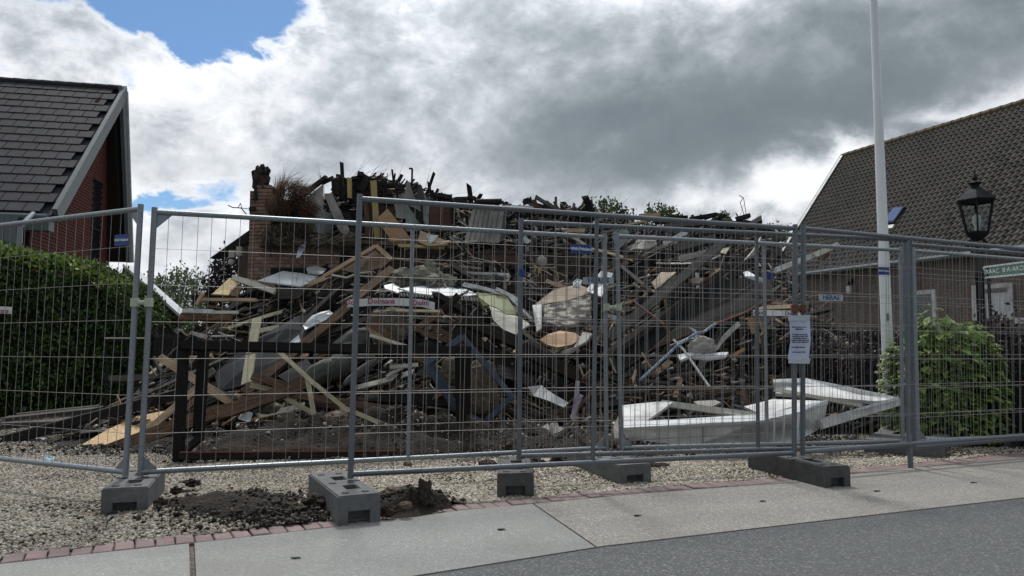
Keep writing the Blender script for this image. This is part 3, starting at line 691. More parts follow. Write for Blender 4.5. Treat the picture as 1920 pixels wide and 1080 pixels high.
brick_wall(RH, Wa[:2], Wb[:2], 0, lambda t: He-.02, 'farm_brick', 'mortar', stuff=True, bh=.066, pitch=.09, hole=whole, core='full')
rotW = Matrix.Rotation(math.atan2(dE.y, dE.x), 3, 'Z'); wn = go
for k_, (ta, tb, zt, zb) in enumerate(opens):
    c = Wa+dE*((ta+tb)/2); c.z = (zt+zb)/2; w = tb-ta; h = zt-zb
    mb = MB()
    mb.box(c+wn*.02+Vector((0, 0, h/2-.06)), (w, .1, .13), rotW)
    for sgn in (-1, 1): mb.box(c+wn*.02+dE*sgn*(w/2-.06)-Vector((0, 0, .065)), (.13, .1, h-.13), rotW)
    fr = mb.build('window', 'white_paint', RH)
    mb = MB(); mb.box(c+wn*.0, (w-.2, .02, h-.1), rotW); mb.build('pane' if k_ else 'blind', 'dark_glass' if k_ else 'white_sheet', fr)
    if not k_:
        mb = MB(); mb.box(c+wn*.01+Vector((0, 0, h/2-.20)), (w-.25, .03, .10), rotW); mb.build('pane', 'dark_glass', fr)
        mb = MB(); mb.box(c+wn*.01-dE*(w/2-.22), (.16, .03, h-.15), rotW); mb.build('pane', 'dark_glass', fr)
# skylight
def onroof(px, py, lift):
    for q in range(2400):
        Y = 15+q*.01; p = at(px, py, Y)
        if (p-Ev).dot(nr) < lift: return p
    return p
c4 = [onroof(1660, 420, .12), onroof(1672, 388, .12), onroof(1698, 387, .12), onroof(1680, 415, .12)]
c4 = [onroof(1655, 418, .12), onroof(1676, 389, .12), onroof(1697, 388, .12), onroof(1676, 418, .12)]
mb = MB(); mb.prism([p-nr*.1 for p in c4], nr*.13); sk = mb.build('skylight', 'black_metal', RH)
cc = sum(c4, Vector())/4; mb = MB(); mb.prism([cc+(p-cc)*.86+nr*.035 for p in c4], nr*.01); mb.build('pane', 'skylight_glass', sk)
p1, p2 = onroof(1662, 427, .1), onroof(1676, 425, .1); mb = MB(); mb.bar(p1, p2, .16, .08, nr); mb.build('flashing', 'white_paint', RH)
# wall lamps and sign of the farmhouse
for px, py in ((1600, 543), (1716, 533)):
    t = wpos(px); q = Wa+dE*t; c = at(px, py, q.y)+wn*.2
    L_ = empty('wall_lantern', c, ('white globe wall lantern left of the flagpole on the farmhouse wall' if px < 1650 else 'white globe wall lantern above the left farmhouse window'), 'lantern')
    mb = MB(); mb.lathe(c, [(.03, -.17), (.09, -.1), (.11, 0), (.08, .12), (.03, .16)], 10); mb.build('globe', 'white_paint', L_, True)
    mb = MB(); mb.lathe(c, [(.10, .15), (.11, .18), (.03, .26)], 10); mb.bar(c+Vector((0, 0, .25)), c-wn*.2+Vector((0, 0, .32)), .03, .03); mb.box(c-wn*.2+Vector((0, 0, .3)), (.12, .03, .2), rotW); mb.build('bracket', 'black_metal', L_)
# green sign on a post-mounted board, near the lamp
SD = 15.0
s0, s1, s2, s3 = at(1846, 501, SD), at(1985, 483, SD-1.6), at(1985, 508, SD-1.6), at(1846, 521, SD)
sg = empty('shop_sign', (s0+s2)/2, 'green shop sign with white border and white capitals behind the lamp post', 'sign')
mb = MB(); mb.prism([s0, s1, s2, s3], (0, .04, 0)); mb.build('board', 'green_sign', sg)
mb = MB(); of = Vector((-.02, -.012, 0))
for a, b in ((s0, s1), (s1, s2), (s3, s2), (s0, s3)): mb.bar(a+of, b+of, .035, .012, (-.2, -1, 0))
mb.build('border', 'tag_white', sg)
fm, _ = frame(s0.lerp(s3, .5), s1.lerp(s2, .5), (-.3, -1, 0)); fm.translation = s0.lerp(s3, .52).lerp(s1.lerp(s2, .52), .30)+of*1.5
ax = Vector(fm.col[0][:3]); nn = Vector(fm.col[2][:3]); yy = nn.cross(ax)
fm = Matrix((ax, yy, nn)).transposed().to_4x4(); fm.translation = s0.lerp(s3, .5).lerp(s1.lerp(s2, .5), .31)+of*2
text('KRAAC  B·A·ARCHI', 'lettering', sg, fm, .125, 'tag_white', .002)
mb = MB()
for a in (s0.lerp(s1, .08), s0.lerp(s1, .9)): mb.tube(Vector((a.x, a.y+.06, 0)), a+Vector((0, .06, 0)), .03, 8)
mb.build('post', 'black_metal', sg)
# far row of trees hills handled below
# ------------------------------------------------------------------ site fence
TUBE = .021
def gusset(mb, c, dx, dz, s=.14):
    mb.prism([c, c+dx*s, c+dz*s], dx.cross(dz).normalized()*.004)
def panel(label, bl, tl, br, tr, mids=(), dark=False, rails=(.03, .035), gus='', rows=7, wires=True, spacing=.1, group='steel mesh panels of the site fence'):
    o = empty('mesh_fence', (bl.x, bl.y, 0), label, 'fence', group)
    zm = 'zinc_dark' if dark else 'zinc'
    for p, q in ((bl, tl), (br, tr)):
        mb = MB(); mb.tube(p, q, TUBE, 12); mb.build('post', zm, o, True)
    ul = (tl-bl).normalized(); ur = (tr-br).normalized()
    a, b = tl-ul*rails[1], tr-ur*rails[1]; c, d = bl+ul*rails[0], br+ur*rails[0]
    for p, q in ((a, b), (c, d)):
        mb = MB(); mb.tube(p, q, TUBE*.95, 12); mb.build('rail', zm, o, True)
    for m in mids:
        mb = MB(); off = Vector((0, .03, 0)); mb.tube(c.lerp(d, m)+off, a.lerp(b, m)+off, TUBE*.85, 10); mb.build('centre_tube', zm, o, True)
    L = (b-a).length; n = int(L/spacing); mb = MB(); off = Vector((.0, -.012, 0))
    for i in range(1, n):
        t = i/n+random.gauss(0, .0006)
        p, q = c.lerp(d, t), a.lerp(b, t+random.gauss(0, .0012)); m1 = p.lerp(q, .5)+Vector((0, random.gauss(0, .006), 0))
        mb.tube(p+off, m1+off, .0019, 4, cap=False); mb.tube(m1+off, q+off, .0019, 4, cap=False)
    for j in range(1, rows):
        t = j/rows; p, q = c.lerp(a, t), d.lerp(b, t); mb.tube(p-off*.2, q-off*.2, .0017, 4, cap=False)
    w = mb.build('mesh_wires', 'wire', o); w['kind'] = 'stuff'
    for g in gus.split():
        mb = MB(); e = (b-a).normalized()
        if g == 'tl': gusset(mb, a, e, -ul)
        if g == 'tr': gusset(mb, b, -e, -ur)
        if g == 'bl': gusset(mb, c, e, ul, .13)
        if g == 'br': gusset(mb, d, -e, ur, .13)
        mb.build('corner_plate', zm, o)
    return dict(o=o, a=a, b=b, c=c, d=d)
def onp(P, t, s, fwd=.03):
    "point on a panel, t along, s up; pushed towards the viewer"
    return P['c'].lerp(P['d'], t).lerp(P['a'].lerp(P['b'], t), s)+Vector((0, -fwd, 0))
ba, ta = at(235, 893, 5.45), at(264, 383, 5.45)
dirA = Vector((-.907, .42, 0))*3.45
PA = panel('leftmost fence panel in front of the hedge, blue tag near its top right corner', ba+dirA+Vector((0, 0, .01)), ta+dirA+Vector((-.02, 0, -.02)), ba, ta, gus='tr br', rows=7)
bb, tb = at(263, 893, 5.46), at(290, 389, 5.46)
bb2, tb2 = at(1137, 846, 6.9), at(1134, 438, 6.9)
PB = panel('long rear fence panel between the two left posts and the grey posts at the middle', bb, tb, bb2, tb2, mids=(.515,), gus='tl bl br', rows=7)
PC = panel('rear fence panel right of the middle, ending beside the tall dark post', at(1165, 846, 6.95), at(1157, 436, 6.95), at(1693, 832, 7.9), at(1688, 463, 7.9), mids=(.49,), gus='bl tl', rows=7)
PD = panel('rear fence panel at the far right in front of the green hydrangea', at(1722, 832, 7.75), at(1712, 464, 7.75), at(2230, 808, 9.0), at(2224, 505, 9.0), gus='bl tl', rows=7)
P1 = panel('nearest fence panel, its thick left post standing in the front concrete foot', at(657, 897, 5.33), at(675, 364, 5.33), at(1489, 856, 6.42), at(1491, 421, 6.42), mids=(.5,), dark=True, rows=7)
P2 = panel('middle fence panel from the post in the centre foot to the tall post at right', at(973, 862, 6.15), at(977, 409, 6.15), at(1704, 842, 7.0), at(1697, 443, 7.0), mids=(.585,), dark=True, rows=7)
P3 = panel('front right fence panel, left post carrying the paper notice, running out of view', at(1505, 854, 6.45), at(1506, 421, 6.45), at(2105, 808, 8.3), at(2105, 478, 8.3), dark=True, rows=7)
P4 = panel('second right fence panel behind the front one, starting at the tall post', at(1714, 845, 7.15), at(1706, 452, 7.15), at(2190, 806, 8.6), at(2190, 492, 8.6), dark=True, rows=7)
# lower stub of the tall post down to the ground
mb = MB(); p = at(1706, 842, 7.0); mb.tube(Vector((p.x, p.y, 0)), p+Vector((0, 0, .02)), .024, 12); mb.build('post_foot', 'zinc_dark', P2['o'], True)
# clamps
def clamp(label, p, q, mt='clamp_green'):
    o = empty('clamp', p.lerp(q, .5), label, 'clamp', 'clamps joining fence panels')
    for e in (p, q):
        mb = MB(); mb.tube(e-Vector((0, 0, .032)), e+Vector((0, 0, .032)), .031, 12); mb.build('collar', mt, o, True)
    mb = MB(); mb.tube(p, q, .018, 8); mb.build('bolt', mt, o, True)
clamp('pale green clamp joining the two left fence posts', at(253, 567, 5.43), at(279, 567, 5.43))
clamp('pale green clamp joining the two middle rear fence posts', at(1137, 576, 6.87), at(1160, 576, 6.9))
clamp('rusty red clamp above the paper notice', at(1490, 579, 6.4), at(1505, 579, 6.42), 'rust')
# tags
def plate(name, label, cat, c, w, h, n, mb_mat, lines, size, tmat, bold=0, group=None, lift=.004, tilt=0.0, sx=1):
    n = Vector(n).normalized(); x = Vector((0, 0, 1)).cross(n)*1.0; x = Vector((0, 0, 1)).cross(n); x.normalize(); y = n.cross(x)
    R = Matrix((x, y, n)).transposed() @ Matrix.Rotation(tilt, 3, 'Z')
    mb = MB(); mb.box(c, (w, h, .004), R); o = mb.build(name, mb_mat); tag(o, label, cat, group)
    mw = R.to_4x4(); mw.translation = c+n*lift
    text(lines, 'lettering', o, mw, size, tmat, bold, .0005, sx); return o
def pn(P):
    d = P['b']-P['a']; n = Vector((d.y, -d.x, 0)); return n if n.y < 0 else -n
plate('owner_tag', 'blue owner tag wired to the left fence panel beside the post', 'tag', at(228, 450, 5.50), .15, .085, pn(PA), 'blue_tag', 'VNH Nuland', .028, 'tag_white', .0008)
plate('owner_tag', 'blue owner tag above the middle of the rubble, left of the grey posts', 'tag', at(1090, 467, 5.88), .185, .075, pn(P1), 'blue_tag', 'VNH Nuland', .034, 'tag_white', .0008)
plate('owner_tag', 'blue owner tag in front of the white flagpole', 'tag', at(1657, 508, 6.95), .125, .075, pn(P2), 'blue_tag', 'VNH Nuland', .024, 'tag_white', .0006)
plate('name_sign', 'grey maker plate with dark blue capitals hidden partly by the middle posts', 'sign', at(1122, 526, 6.95), .29, .063, (0, -1, 0), 'sign_grey', 'HERAS', .068, 'sign_blue', .002)
plate('name_sign', 'grey maker plate with dark blue capitals left of the flagpole', 'sign', at(1558, 558, 7.55), .29, .066, pn(PC), 'sign_grey', 'HERAS', .070, 'sign_blue', .002)
# tie wraps of blue tape
for px, py, Y, lb in ((978, 512, 6.15, 'dark blue tape wound round the post in the centre foot'), (1444, 518, 6.7, 'dark blue tape wound round the post left of the notice')):
    mb = MB(); c = at(px, py, Y); mb.tube(c-Vector((0, 0, .03)), c+Vector((0, 0, .03)), .028, 12); o = mb.build('tape_wrap', 'blue_tag'); tag(o, lb, 'tape')
# notice
NV = [at(1480, 598, 6.36), at(1499, 601, 6.33), at(1519, 601, 6.38), at(1520, 640, 6.37), at(1516, 677, 6.38), at(1497, 676, 6.33), at(1477, 674, 6.36), at(1482, 640, 6.36)]
mb = MB(); ctr = at(1500, 640, 6.33)
ring = NV; mb.add([ctr]+ring, [(0, i+1, (i+1) % 8+1) for i in range(8)]); off = Vector((0, .003, 0)); mb.add([ctr+off]+[p+off for p in ring], [(0, (i+1) % 8+1, i+1) for i in range(8)])
o = mb.build('paper_notice', 'paper'); tag(o, 'white paper notice with typed lines taped across two fence posts', 'notice')
def line(body, px, py, size):
    c = at(px, py, 6.318); mw = Matrix(((1, 0, 0, c.x), (0, 0, -1, c.y), (0, 1, 0, c.z), (0, 0, 0, 1)))
    text(body, 'lettering', o, mw, size, 'ink', .0009, .0002)
line('Beste buren, voor-\nbijgangers,', 1499, 615, .0165)
line('Dit gaan we samen\nbezoek en laten blijk\nmedeleven mag en\nzeggen in deze periode\ndoet op de volgende', 1500, 634, .0165)
line('Hartelijk bedankt', 1497, 651, .0165)
line('ook namens allen', 1498, 660, .0165)
for py0, py1 in ((590, 602), (672, 682)):
    mb = MB(); mb.prism([at(1479, py0+2, 6.345), at(1520, py0, 6.345), at(1518, py1, 6.325), at(1478, py1-1, 6.325)], (0, .002, 0)); mb.build('sticky_tape', 'sign_grey', o)
# marker tape with printed name
def tape(label, pts, w, words, red='tape_red'):
    mb = MB(); P = [Vector(p) for p in pts]
    for a, b in zip(P[:-1], P[1:]):
        mb.prism([a-Vector((0, 0, w/2)), b-Vector((0, 0, w/2)), b+Vector((0, 0, w/2)), a+Vector((0, 0, w/2))], (0, .002, 0))
    o = mb.build('barrier_tape', 'tape_white'); tag(o, label, 'tape', 'printed barrier tape round the plot')
    for body, px, py, Y, sz in words:
        c = at(px, py, Y); mw = Matrix(((1, 0, 0, c.x), (0, 0, -1, c.y), (0, 1, 0, c.z), (0, 0, 0, 1))); text(body, 'lettering', o, mw, sz, red, .0012, .0003)
    return o
TY = 8.6
tape('white barrier tape with dark red lettering across the middle of the rubble', [at(651, 569, TY), at(700, 566, TY), at(745, 566, TY), at(790, 568, TY), at(815, 574, TY)], .088,
     [('Do', 656, 567, TY-.02, .088), ('Dolmans', 715, 565, TY-.02, .088), ('Dolm', 789, 568, TY-.02, .085)])
tape('white barrier tape with dark lettering running behind the paper notice', [at(1412, 586, 9.2), at(1455, 587, 9.2), at(1502, 588, 9.2)], .07, [('mans', 1424, 586, 9.18, .07), ('Dolm', 1484, 588, 9.18, .07)], 'ink')
tape('short end of white barrier tape over the hedge at the left edge', [at(-30, 582, 6.6), at(0, 581, 6.6), at(22, 582, 6.6)], .062, [('ans', 8, 583, 6.58, .055)])
tape('white barrier tape end with dark lettering at the right edge', [at(1903, 601, 8.8), at(1960, 601, 8.8)], .065, [('Dolm', 1920, 601, 8.78, .07)], 'ink')
# ------------------------------------------------------------------ fence feet
def foot(label, f0, f1, depthv, h, matn, skew=0):
    "f0,f1: front bottom corners on the ground; depthv: vector to the rear"
    f0 = Vector(f0); f1 = Vector(f1); dv = Vector(depthv); L = dv.length; ey = dv.normalized(); ex = Vector((ey.y, -ey.x, 0)); k = f1.x/f1.y
    w = (k*f0.y-f0.x)/(ex.x-k*ex.y); f1 = f0+ex*w
    root = empty('ballast_block', tuple((f0+f1)/2), label, 'ballast block', 'block feet carrying the fence')
    def W(x, y, z): return f0+ex*x+ey*y+Vector((0, 0, z))
    def cell(mb, x0, x1, y0, y1, z0, z1):
        if x1-x0 < 1e-4 or y1-y0 < 1e-4: return
        p = [W(x0, y0, z0), W(x1, y0, z0), W(x1, y1, z0), W(x0, y1, z0)]; mb.prism(p, (0, 0, z1-z0))
    hm = h*.45; c = .008
    mb = MB(); a = w*.24; dn = .055; b = w*.30
    # lower course: two cheeks and a recessed middle
    cell(mb, 0, a, 0, L, 0, hm); cell(mb, w-a, w, 0, L, 0, hm); cell(mb, a, w-a, dn, L-dn, .006, hm)
    # middle course, full
    cell(mb, 0, w, 0, L, hm, h*.62)
    # top course with two slots and four cups
    hx0, hx1 = w*.40, w*.72; hs = [(L*.22, L*.38), (L*.60, L*.76)]
    ys = [0, *sum([list(q) for q in hs], []), L]
    for i in range(len(ys)-1):
        if i % 2 == 0: cell(mb, 0, w, ys[i], ys[i+1], h*.62, h-c)
        else: cell(mb, 0, hx0, ys[i], ys[i+1], h*.62, h-c); cell(mb, hx1, w, ys[i], ys[i+1], h*.62, h-c)
    for i in range(len(ys)-1):
        if i % 2 == 0: cell(mb, c, w-c, ys[i]+(c if i == 0 else 0), ys[i+1]-(c if i == len(ys)-2 else 0), h-c, h)
        else: cell(mb, c, hx0-c*.4, ys[i], ys[i+1], h-c, h); cell(mb, hx1+c*.4, w-c, ys[i], ys[i+1], h-c, h)
    mb.build('block', matn, root)
    for yy in (L*.10, L*.49, L*.88):
        for xx in (w*.25, w*.72):
            mb = MB(); mb.lathe(W(xx, yy, h+.001), [(.024, 0), (.026, .004)], 10); mb.build('moulded_stud', 'rubber_foot', root)
    mb = MB(); cell(mb, a+.01, w-a-.01, dn-.004, dn, .02, hm-.012); mb.build('recess_shade', 'rubber_foot', root)  # darker plate paints shade into the end recess
    return root
foot('grey block foot at the left carrying the two joined posts', gnd(188, 967), gnd(277, 960), (-.25, .78, 0), .175, 'concrete_foot')
foot('large pale grey block foot at the front under the thick post', gnd(633, 986), gnd(713, 975), (-.42, .86, 0), .18, 'concrete_foot')
foot('dark grey block foot in the centre on the gravel edge', gnd(932, 931), gnd(1001, 924), (-.01, .85, 0), .17, 'rubber_foot')
foot('dark block foot right of the centre under the two middle posts', gnd(1161, 909), gnd(1221, 905), (-.36, .86, 0), .155, 'concrete_foot')
foot('long black rubber foot lying across the kerb below the notice', gnd(1547, 915), gnd(1595, 911), (-.30, .98, 0), .165, 'rubber_foot')
foot('grey block foot turned sideways behind the tall right post', gnd(1767, 858, 0), gnd(1795, 856, 0), (-.60, .42, 0), .135, 'concrete_foot')
foot('dark block foot cut by the right edge of the view', gnd(1883, 838), gnd(1935, 834), (-.1, .7, 0), .13, 'rubber_foot')
# ------------------------------------------------------------------ flagpole and lamp
pb = at(1664, 650, 9.6); base = Vector((pb.x, 9.6, 0)); tp = at(1627, -60, 9.6)
fp = empty('flagpole', base, 'tall white flagpole in front of the pantiled roof', 'flagpole')
mb = MB(); mb.lathe(base, [(.074, 0), (.070, 1.2), (.066, 2.6), (.056, 4.2), (.044, 6.6), (.036, 8.6), (.034, 8.65)], 20); pl = mb.build('pole', 'pole_white', fp, True)
mb = MB(); mb.lathe(base+Vector((0, 0, 8.65)), [(.02, 0), (.05, .03), (.06, .07), (.04, .12), (.01, .14)], 12); mb.build('cap', 'pole_white', fp, True)
mb = MB(); mb.lathe(base, [(.11, 0), (.11, .35), (.08, .38)], 16); mb.build('socket', 'zinc', fp, True)
mb = MB(); c = base+Vector((-.02, -.075, 1.5)); mb.box(c, (.02, .05, .09)); mb.build('cleat', 'zinc', fp)
LY = 9.6; lx = at(1841, 650, LY).x; lb = Vector((lx, LY, 0))
lp = empty('street_lantern', lb, 'black old-style lantern on a black post right of the flagpole', 'lamp post')
zt = lambda py: at(1830, py, LY).z
z0 = zt(437); z1 = zt(378); z2 = zt(352); z3 = zt(330)
lc = Vector((at(1831, 400, LY).x, LY, 0)); lb2 = lc
mb = MB(); mb.lathe(lc, [(.09, 0), (.09, .5), (.06, .55), (.052, .6), (.050, z0-.6), (.065, z0-.58), (.05, z0-.5), (.035, z0-.45), (.035, z0-.12)], 14); mb.build('post', 'black_metal', lp, True)
mb = MB()
for s in (-1, 1):
    pts = [lc+Vector((s*(.03+.10*math.sin(t*math.pi)), 0, z0-.30+.26*t)) for t in [i/8 for i in range(9)]]; mb.path(pts, .012, 6)
    pts = [lc+Vector((0, s*(.03+.10*math.sin(t*math.pi)), z0-.30+.26*t)) for t in [i/8 for i in range(9)]]; mb.path(pts, .012, 6)
mb.lathe(lc, [(.05, z0-.1), (.13, z0-.03), (.145, z0+.0), (.145, z0+.015)], 6); mb.build('cradle', 'black_metal', lp)
rb, rt = .135, .215
mb = MB()
for i in range(6):
    a = math.pi/3*i; b = lc+Vector((rb*math.cos(a), rb*math.sin(a), z0)); t = lc+Vector((rt*math.cos(a), rt*math.sin(a), z1)); mb.bar(b, t, .02, .02, (math.cos(a), math.sin(a), 0))
    a2 = a+math.pi/3; t2 = lc+Vector((rt*math.cos(a2), rt*math.sin(a2), z1)); mb.bar(t, t2, .022, .03); b2 = lc+Vector((rb*math.cos(a2), rb*math.sin(a2), z0)); mb.bar(b, b2, .02, .02)
mb.build('lantern_frame', 'black_metal', lp)
for i in range(6):
    a = math.pi/3*i; a2 = a+math.pi/3; q = .97
    P_ = [lc+Vector((rr*q*math.cos(x), rr*q*math.sin(x), z)) for rr, x, z in ((rb, a, z0+.01), (rb, a2, z0+.01), (rt, a2, z1-.01), (rt, a, z1-.01))]
    mb = MB(); nn = -Vector((math.cos((a+a2)/2), math.sin((a+a2)/2), 0)); mb.prism(P_, nn*.003); mb.build('pane', 'lamp_glass', lp)
mb = MB(); mb.lathe(lc, [(.245, z1), (.25, z1+.015), (.17, z1+.10), (.075, z2-.01), (.06, z2)], 6); mb.build('hood', 'black_metal', lp)
mb = MB(); mb.lathe(lc, [(.05, z2), (.05, z2+.04), (.085, z2+.06), (.05, z2+.08), (.02, z2+.10), (.035, z2+.13), (.012, z2+.17), (.004, z2+.25)], 12); mb.build('finial', 'black_metal', lp, True)
mb = MB(); mb.lathe(lc, [(.03, z0+.02), (.03, z0+.08), (.05, z0+.15), (.045, z0+.22), (.01, z0+.26)], 12); mb.build('bulb', 'white_paint', lp, True)
# ------------------------------------------------------------------ plants
def foliage(n, vol, size, cols, name, parent, flat=None, jit=.2):
    P = np.array([vol() for _ in range(n)]); R = rotmats(n); sc = (size*(.6+.7*rng.random(n)))[:, None]*np.array([1, 1.1, 1])
    return put(scatter(name, LEAF_V, LEAF_F, P, R, sc, pal(n, cols, jit=jit), 'leaf'), name, parent)
# left hedge
HP = [(-10.8, 10.5, 2.85)]+[(float(at(px, 650, Y).x), Y, float(at(px, py, Y).z)) for px, py, Y in ((0, 474, 12), (100, 492, 12.4), (170, 516, 12.7), (230, 552, 12.9), (275, 605, 13.1))]
hx = [p[0] for p in HP]
def hfront(x): return float(np.interp(x, hx, [p[1] for p in HP])), float(np.interp(x, hx, [p[2] for p in HP]))
hd = empty('hedge', (-8, 12.8, 0), 'tall dense green hedge left of the rubble, lighter on top', 'hedge')
def hv():
    x = random.uniform(-10.7, hx[-1]); y, h = hfront(x); h += .12*noise.noise(Vector((x*2, 0, 3)))+.08*noise.noise(Vector((x*6, 1, 3)))
    if random.random() < .62:
        z = random.uniform(0, h); d = .25*noise.noise(Vector((x*2.2, z*2.2, 1)))+.10*noise.noise(Vector((x*6, z*6, 1)))
        return (x, y-.1+d+abs(random.gauss(0, .09))+.25*max(0, z/h-.8), z)
    return (x, y+random.uniform(.1, 1.4), h+.12*noise.noise(Vector((x*4, y*4, 1)))+random.gauss(0, .05))
foliage(30000, hv, .075, [(.055, .10, .022), (.075, .135, .03), (.03, .062, .017), (.10, .17, .04), (.04, .08, .02)], 'leaves', hd)
def htip():
    x = random.uniform(-10.7, -6.9); y, h = hfront(x); h += .12*noise.noise(Vector((x*2, 0, 3)))+.08*noise.noise(Vector((x*6, 1, 3)))
    return (x, y+random.uniform(-.1, .9), h+random.uniform(-.12, .12))
foliage(4500, htip, .085, [(.17, .25, .04), (.21, .29, .06), (.12, .2, .035)], 'lit_top_leaves', hd)  # paler leaves put the light on the hedge top into their colour
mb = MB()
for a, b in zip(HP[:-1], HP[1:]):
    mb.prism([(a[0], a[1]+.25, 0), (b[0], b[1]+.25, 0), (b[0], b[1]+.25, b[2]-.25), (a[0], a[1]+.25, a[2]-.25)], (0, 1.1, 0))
mb.build('shade_core', 'ash', hd)  # added dark block inside the leaves, standing in for the hedge's inner shade
def bush(name, label, cat, c, rx, ry, h, n, size, cols, group=None, core=True, shape=1.0, hang=0):
    o = empty(name, (c[0], c[1], 0), label, cat, group); z0 = c[2] if len(c) > 2 else 0
    sd_ = random.random()*50
    def v():
        while True:
            a = random.uniform(0, 2*math.pi); e = math.asin(random.random()) if z0 == 0 else math.asin(random.uniform(-1, 1)); r = random.uniform(.72, 1.05)
            d = Vector((math.cos(a)*math.cos(e), math.sin(a)*math.cos(e), math.sin(e)))
            k = 1+.30*noise.noise(d*2.2+Vector((sd_, 0, 0)))+.18*noise.noise(d*5+Vector((sd_, 3, 0)))
            if z0 and noise.noise(d*3.5+Vector((sd_, 9, 0))) < -.28: continue
            p = Vector((c[0]+d.x*rx*k*r, c[1]+d.y*ry*k*r, z0+d.z*h*k*r if z0 else max(.03, (d.z**shape)*h*k*r)))
            return tuple(p)
    foliage(n, v, size, cols, 'leaves', o)
    mb = MB()
    if z0 == 0:
        for k in range(9):
            a = random.uniform(0, 2*math.pi); q = Vector((c[0]+math.cos(a)*rx*.6, c[1]+math.sin(a)*ry*.6, h*random.uniform(.5, .8))); mb.tube((c[0], c[1], 0), q, .02, 5, .008)
        if core: mb.lathe((c[0], c[1], 0), [(min(rx, ry)*.75, 0), (min(rx, ry)*.72, h*.4), (min(rx, ry)*.4, h*.72)], 9)  # added dark solid among the stems, standing in for inner shade
        mb.build('stems_and_core', 'ash', o)
    else:
        mb.tube((c[0], c[1], 0), (c[0], c[1], z0), .16*h/2, 8, .09*h/2); 
        for k in range(7):
            a = random.uniform(0, 2*math.pi); mb.tube((c[0], c[1], z0-h*.5), (c[0]+math.cos(a)*rx*.6, c[1]+math.sin(a)*ry*.6, z0+random.uniform(-.2, .6)*h), .05*h/2, 5, .015)
        mb.build('trunk', 'bark', o)
    return o
purple = [(.022, .012, .018), (.035, .018, .026), (.015, .012, .014), (.05, .03, .04), (.02, .025, .018)]
X = lambda px, Y: at(px, 650, Y).x
bush('purple_shrub', 'dark purple-leaved shrub at the right edge behind the hydrangea', 'shrub', (X(1905, 8.9), 9.1), .78, .5, 1.42, 5200, .06, purple)
bush('purple_shrub', 'dark purple-leaved shrub round the foot of the flagpole', 'shrub', (X(1640, 9.9), 10.3), .55, .45, 1.18, 3800, .055, purple)
bush('purple_shrub', 'dark shrub between the rubble and the flagpole, below the maker plate', 'shrub', (X(1545, 10.2), 10.7), .65, .5, 1.42, 4200, .055, purple)
bush('purple_shrub', 'dark leafy shrub below the left farmhouse window', 'shrub', (X(1745, 11), 11.4), .8, .6, 1.36, 4200, .06, purple)
bush('purple_shrub', 'purplish shrub in front of the right farmhouse window', 'shrub', (X(1890, 11.5), 12), 1.0, .6, 1.34, 3000, .06, purple)
# dark hedge row behind, hiding the base of the farmhouse wall
def hv2():
    x = random.uniform(5.2, 12); y = 13.2; h = 1.28+.2*noise.noise(Vector((x*1.6, 2, 0)))
    return (x, y+random.gauss(0, .1), random.uniform(0, h)) if random.random() < .7 else (x, y+random.uniform(0, .8), h+random.gauss(0, .05))
hd2 = empty('dark_hedge', (8, 13.5, 0), 'low dark hedge running along the farmhouse wall', 'hedge'); foliage(14000, hv2, .075, purple+[(.02, .035, .015)], 'leaves', hd2)
mb = MB(); mb.box((8.6, 13.8, .5), (7, .8, .95)); mb.build('shade_core', 'ash', hd2)  # same kind of added dark block for the shade inside this hedge
# hydrangea: big leaves and flower heads
hc = Vector((X(1766, 8.9), 8.95, 0)); hy = empty('hydrangea', hc, 'rounded bright green hydrangea bush with pale flower heads', 'shrub')
def hyv(r0=.8, r1=1.05):
    while True:
        a = random.uniform(0, 2*math.pi); e = math.asin(random.uniform(.0, 1)); d = Vector((math.cos(a)*math.cos(e), math.sin(a)*math.cos(e), math.sin(e)))
        if d.y > .5: continue
        ce = math.cos(e)**.55; d = Vector((math.cos(a)*ce, math.sin(a)*ce, math.sin(e)))
        k = (1+.16*noise.noise(d*2.5)+.14*noise.noise(d*6))*random.uniform(r0, r1)
        zz = d.z**.8*1.34*k; xw = .67*(1.0-.12*max(0, zz-.7)); return Vector((hc.x+.05*zz+d.x*xw*k, hc.y+d.y*.55*k, max(.05, zz))), d
LM = []
for c1, c2 in (((.15, .25, .04), (.22, .33, .06)), ((.09, .17, .035), (.14, .24, .045)), ((.24, .35, .07), (.32, .43, .11))):
    nm = f'hydrangea_leaf_{len(LM)}'; mat(nm, c1, c2, 12, .5, .3, vary=.25, translucent=.25)
    mb = MB(); w = .36
    mb.add([(0, 0, 0), (.3, -w*.9, .06), (.3, 0, 0), (.3, w*.9, .06), (.68, -w*.8, .05), (.68, 0, -.02), (.68, w*.8, .05), (1, 0, -.14)],
           [(0, 1, 2), (0, 2, 3), (1, 4, 5, 2), (2, 5, 6, 3), (4, 7, 5), (5, 7, 6)])
    me = bpy.data.meshes.new('leaf'); me.from_pydata(mb.v, [], mb.f); me.materials.append(M[nm]); LM.append(me)
def leafmat(p, d, s):
    out = Vector((d.x, d.y, -.15+random.gauss(0, .25))).normalized(); out = (out+Vector((random.gauss(0, .45), random.gauss(0, .45), 0))).normalized(); up = (Vector((0, 0, 1))+d*.5+Vector((random.gauss(0, .25), random.gauss(0, .25), 0))).normalized()
    y = up.cross(out).normalized(); n = out.cross(y); m = Matrix((out*s, y*s, n*s)).transposed().to_4x4(); m.translation = p-out*s*.5; return m
lv = []
for _ in range(2600):
    p, d = hyv(); lv.append((p.y-.3*(p-hc).length, leafmat(p, d, random.uniform(.09, .155)), random.choices(LM, (4, 4, 3))[0]))
lv.sort(key=lambda t: t[0])
for _, mw, me in lv[:300]: put(me, 'leaf', hy, mw)
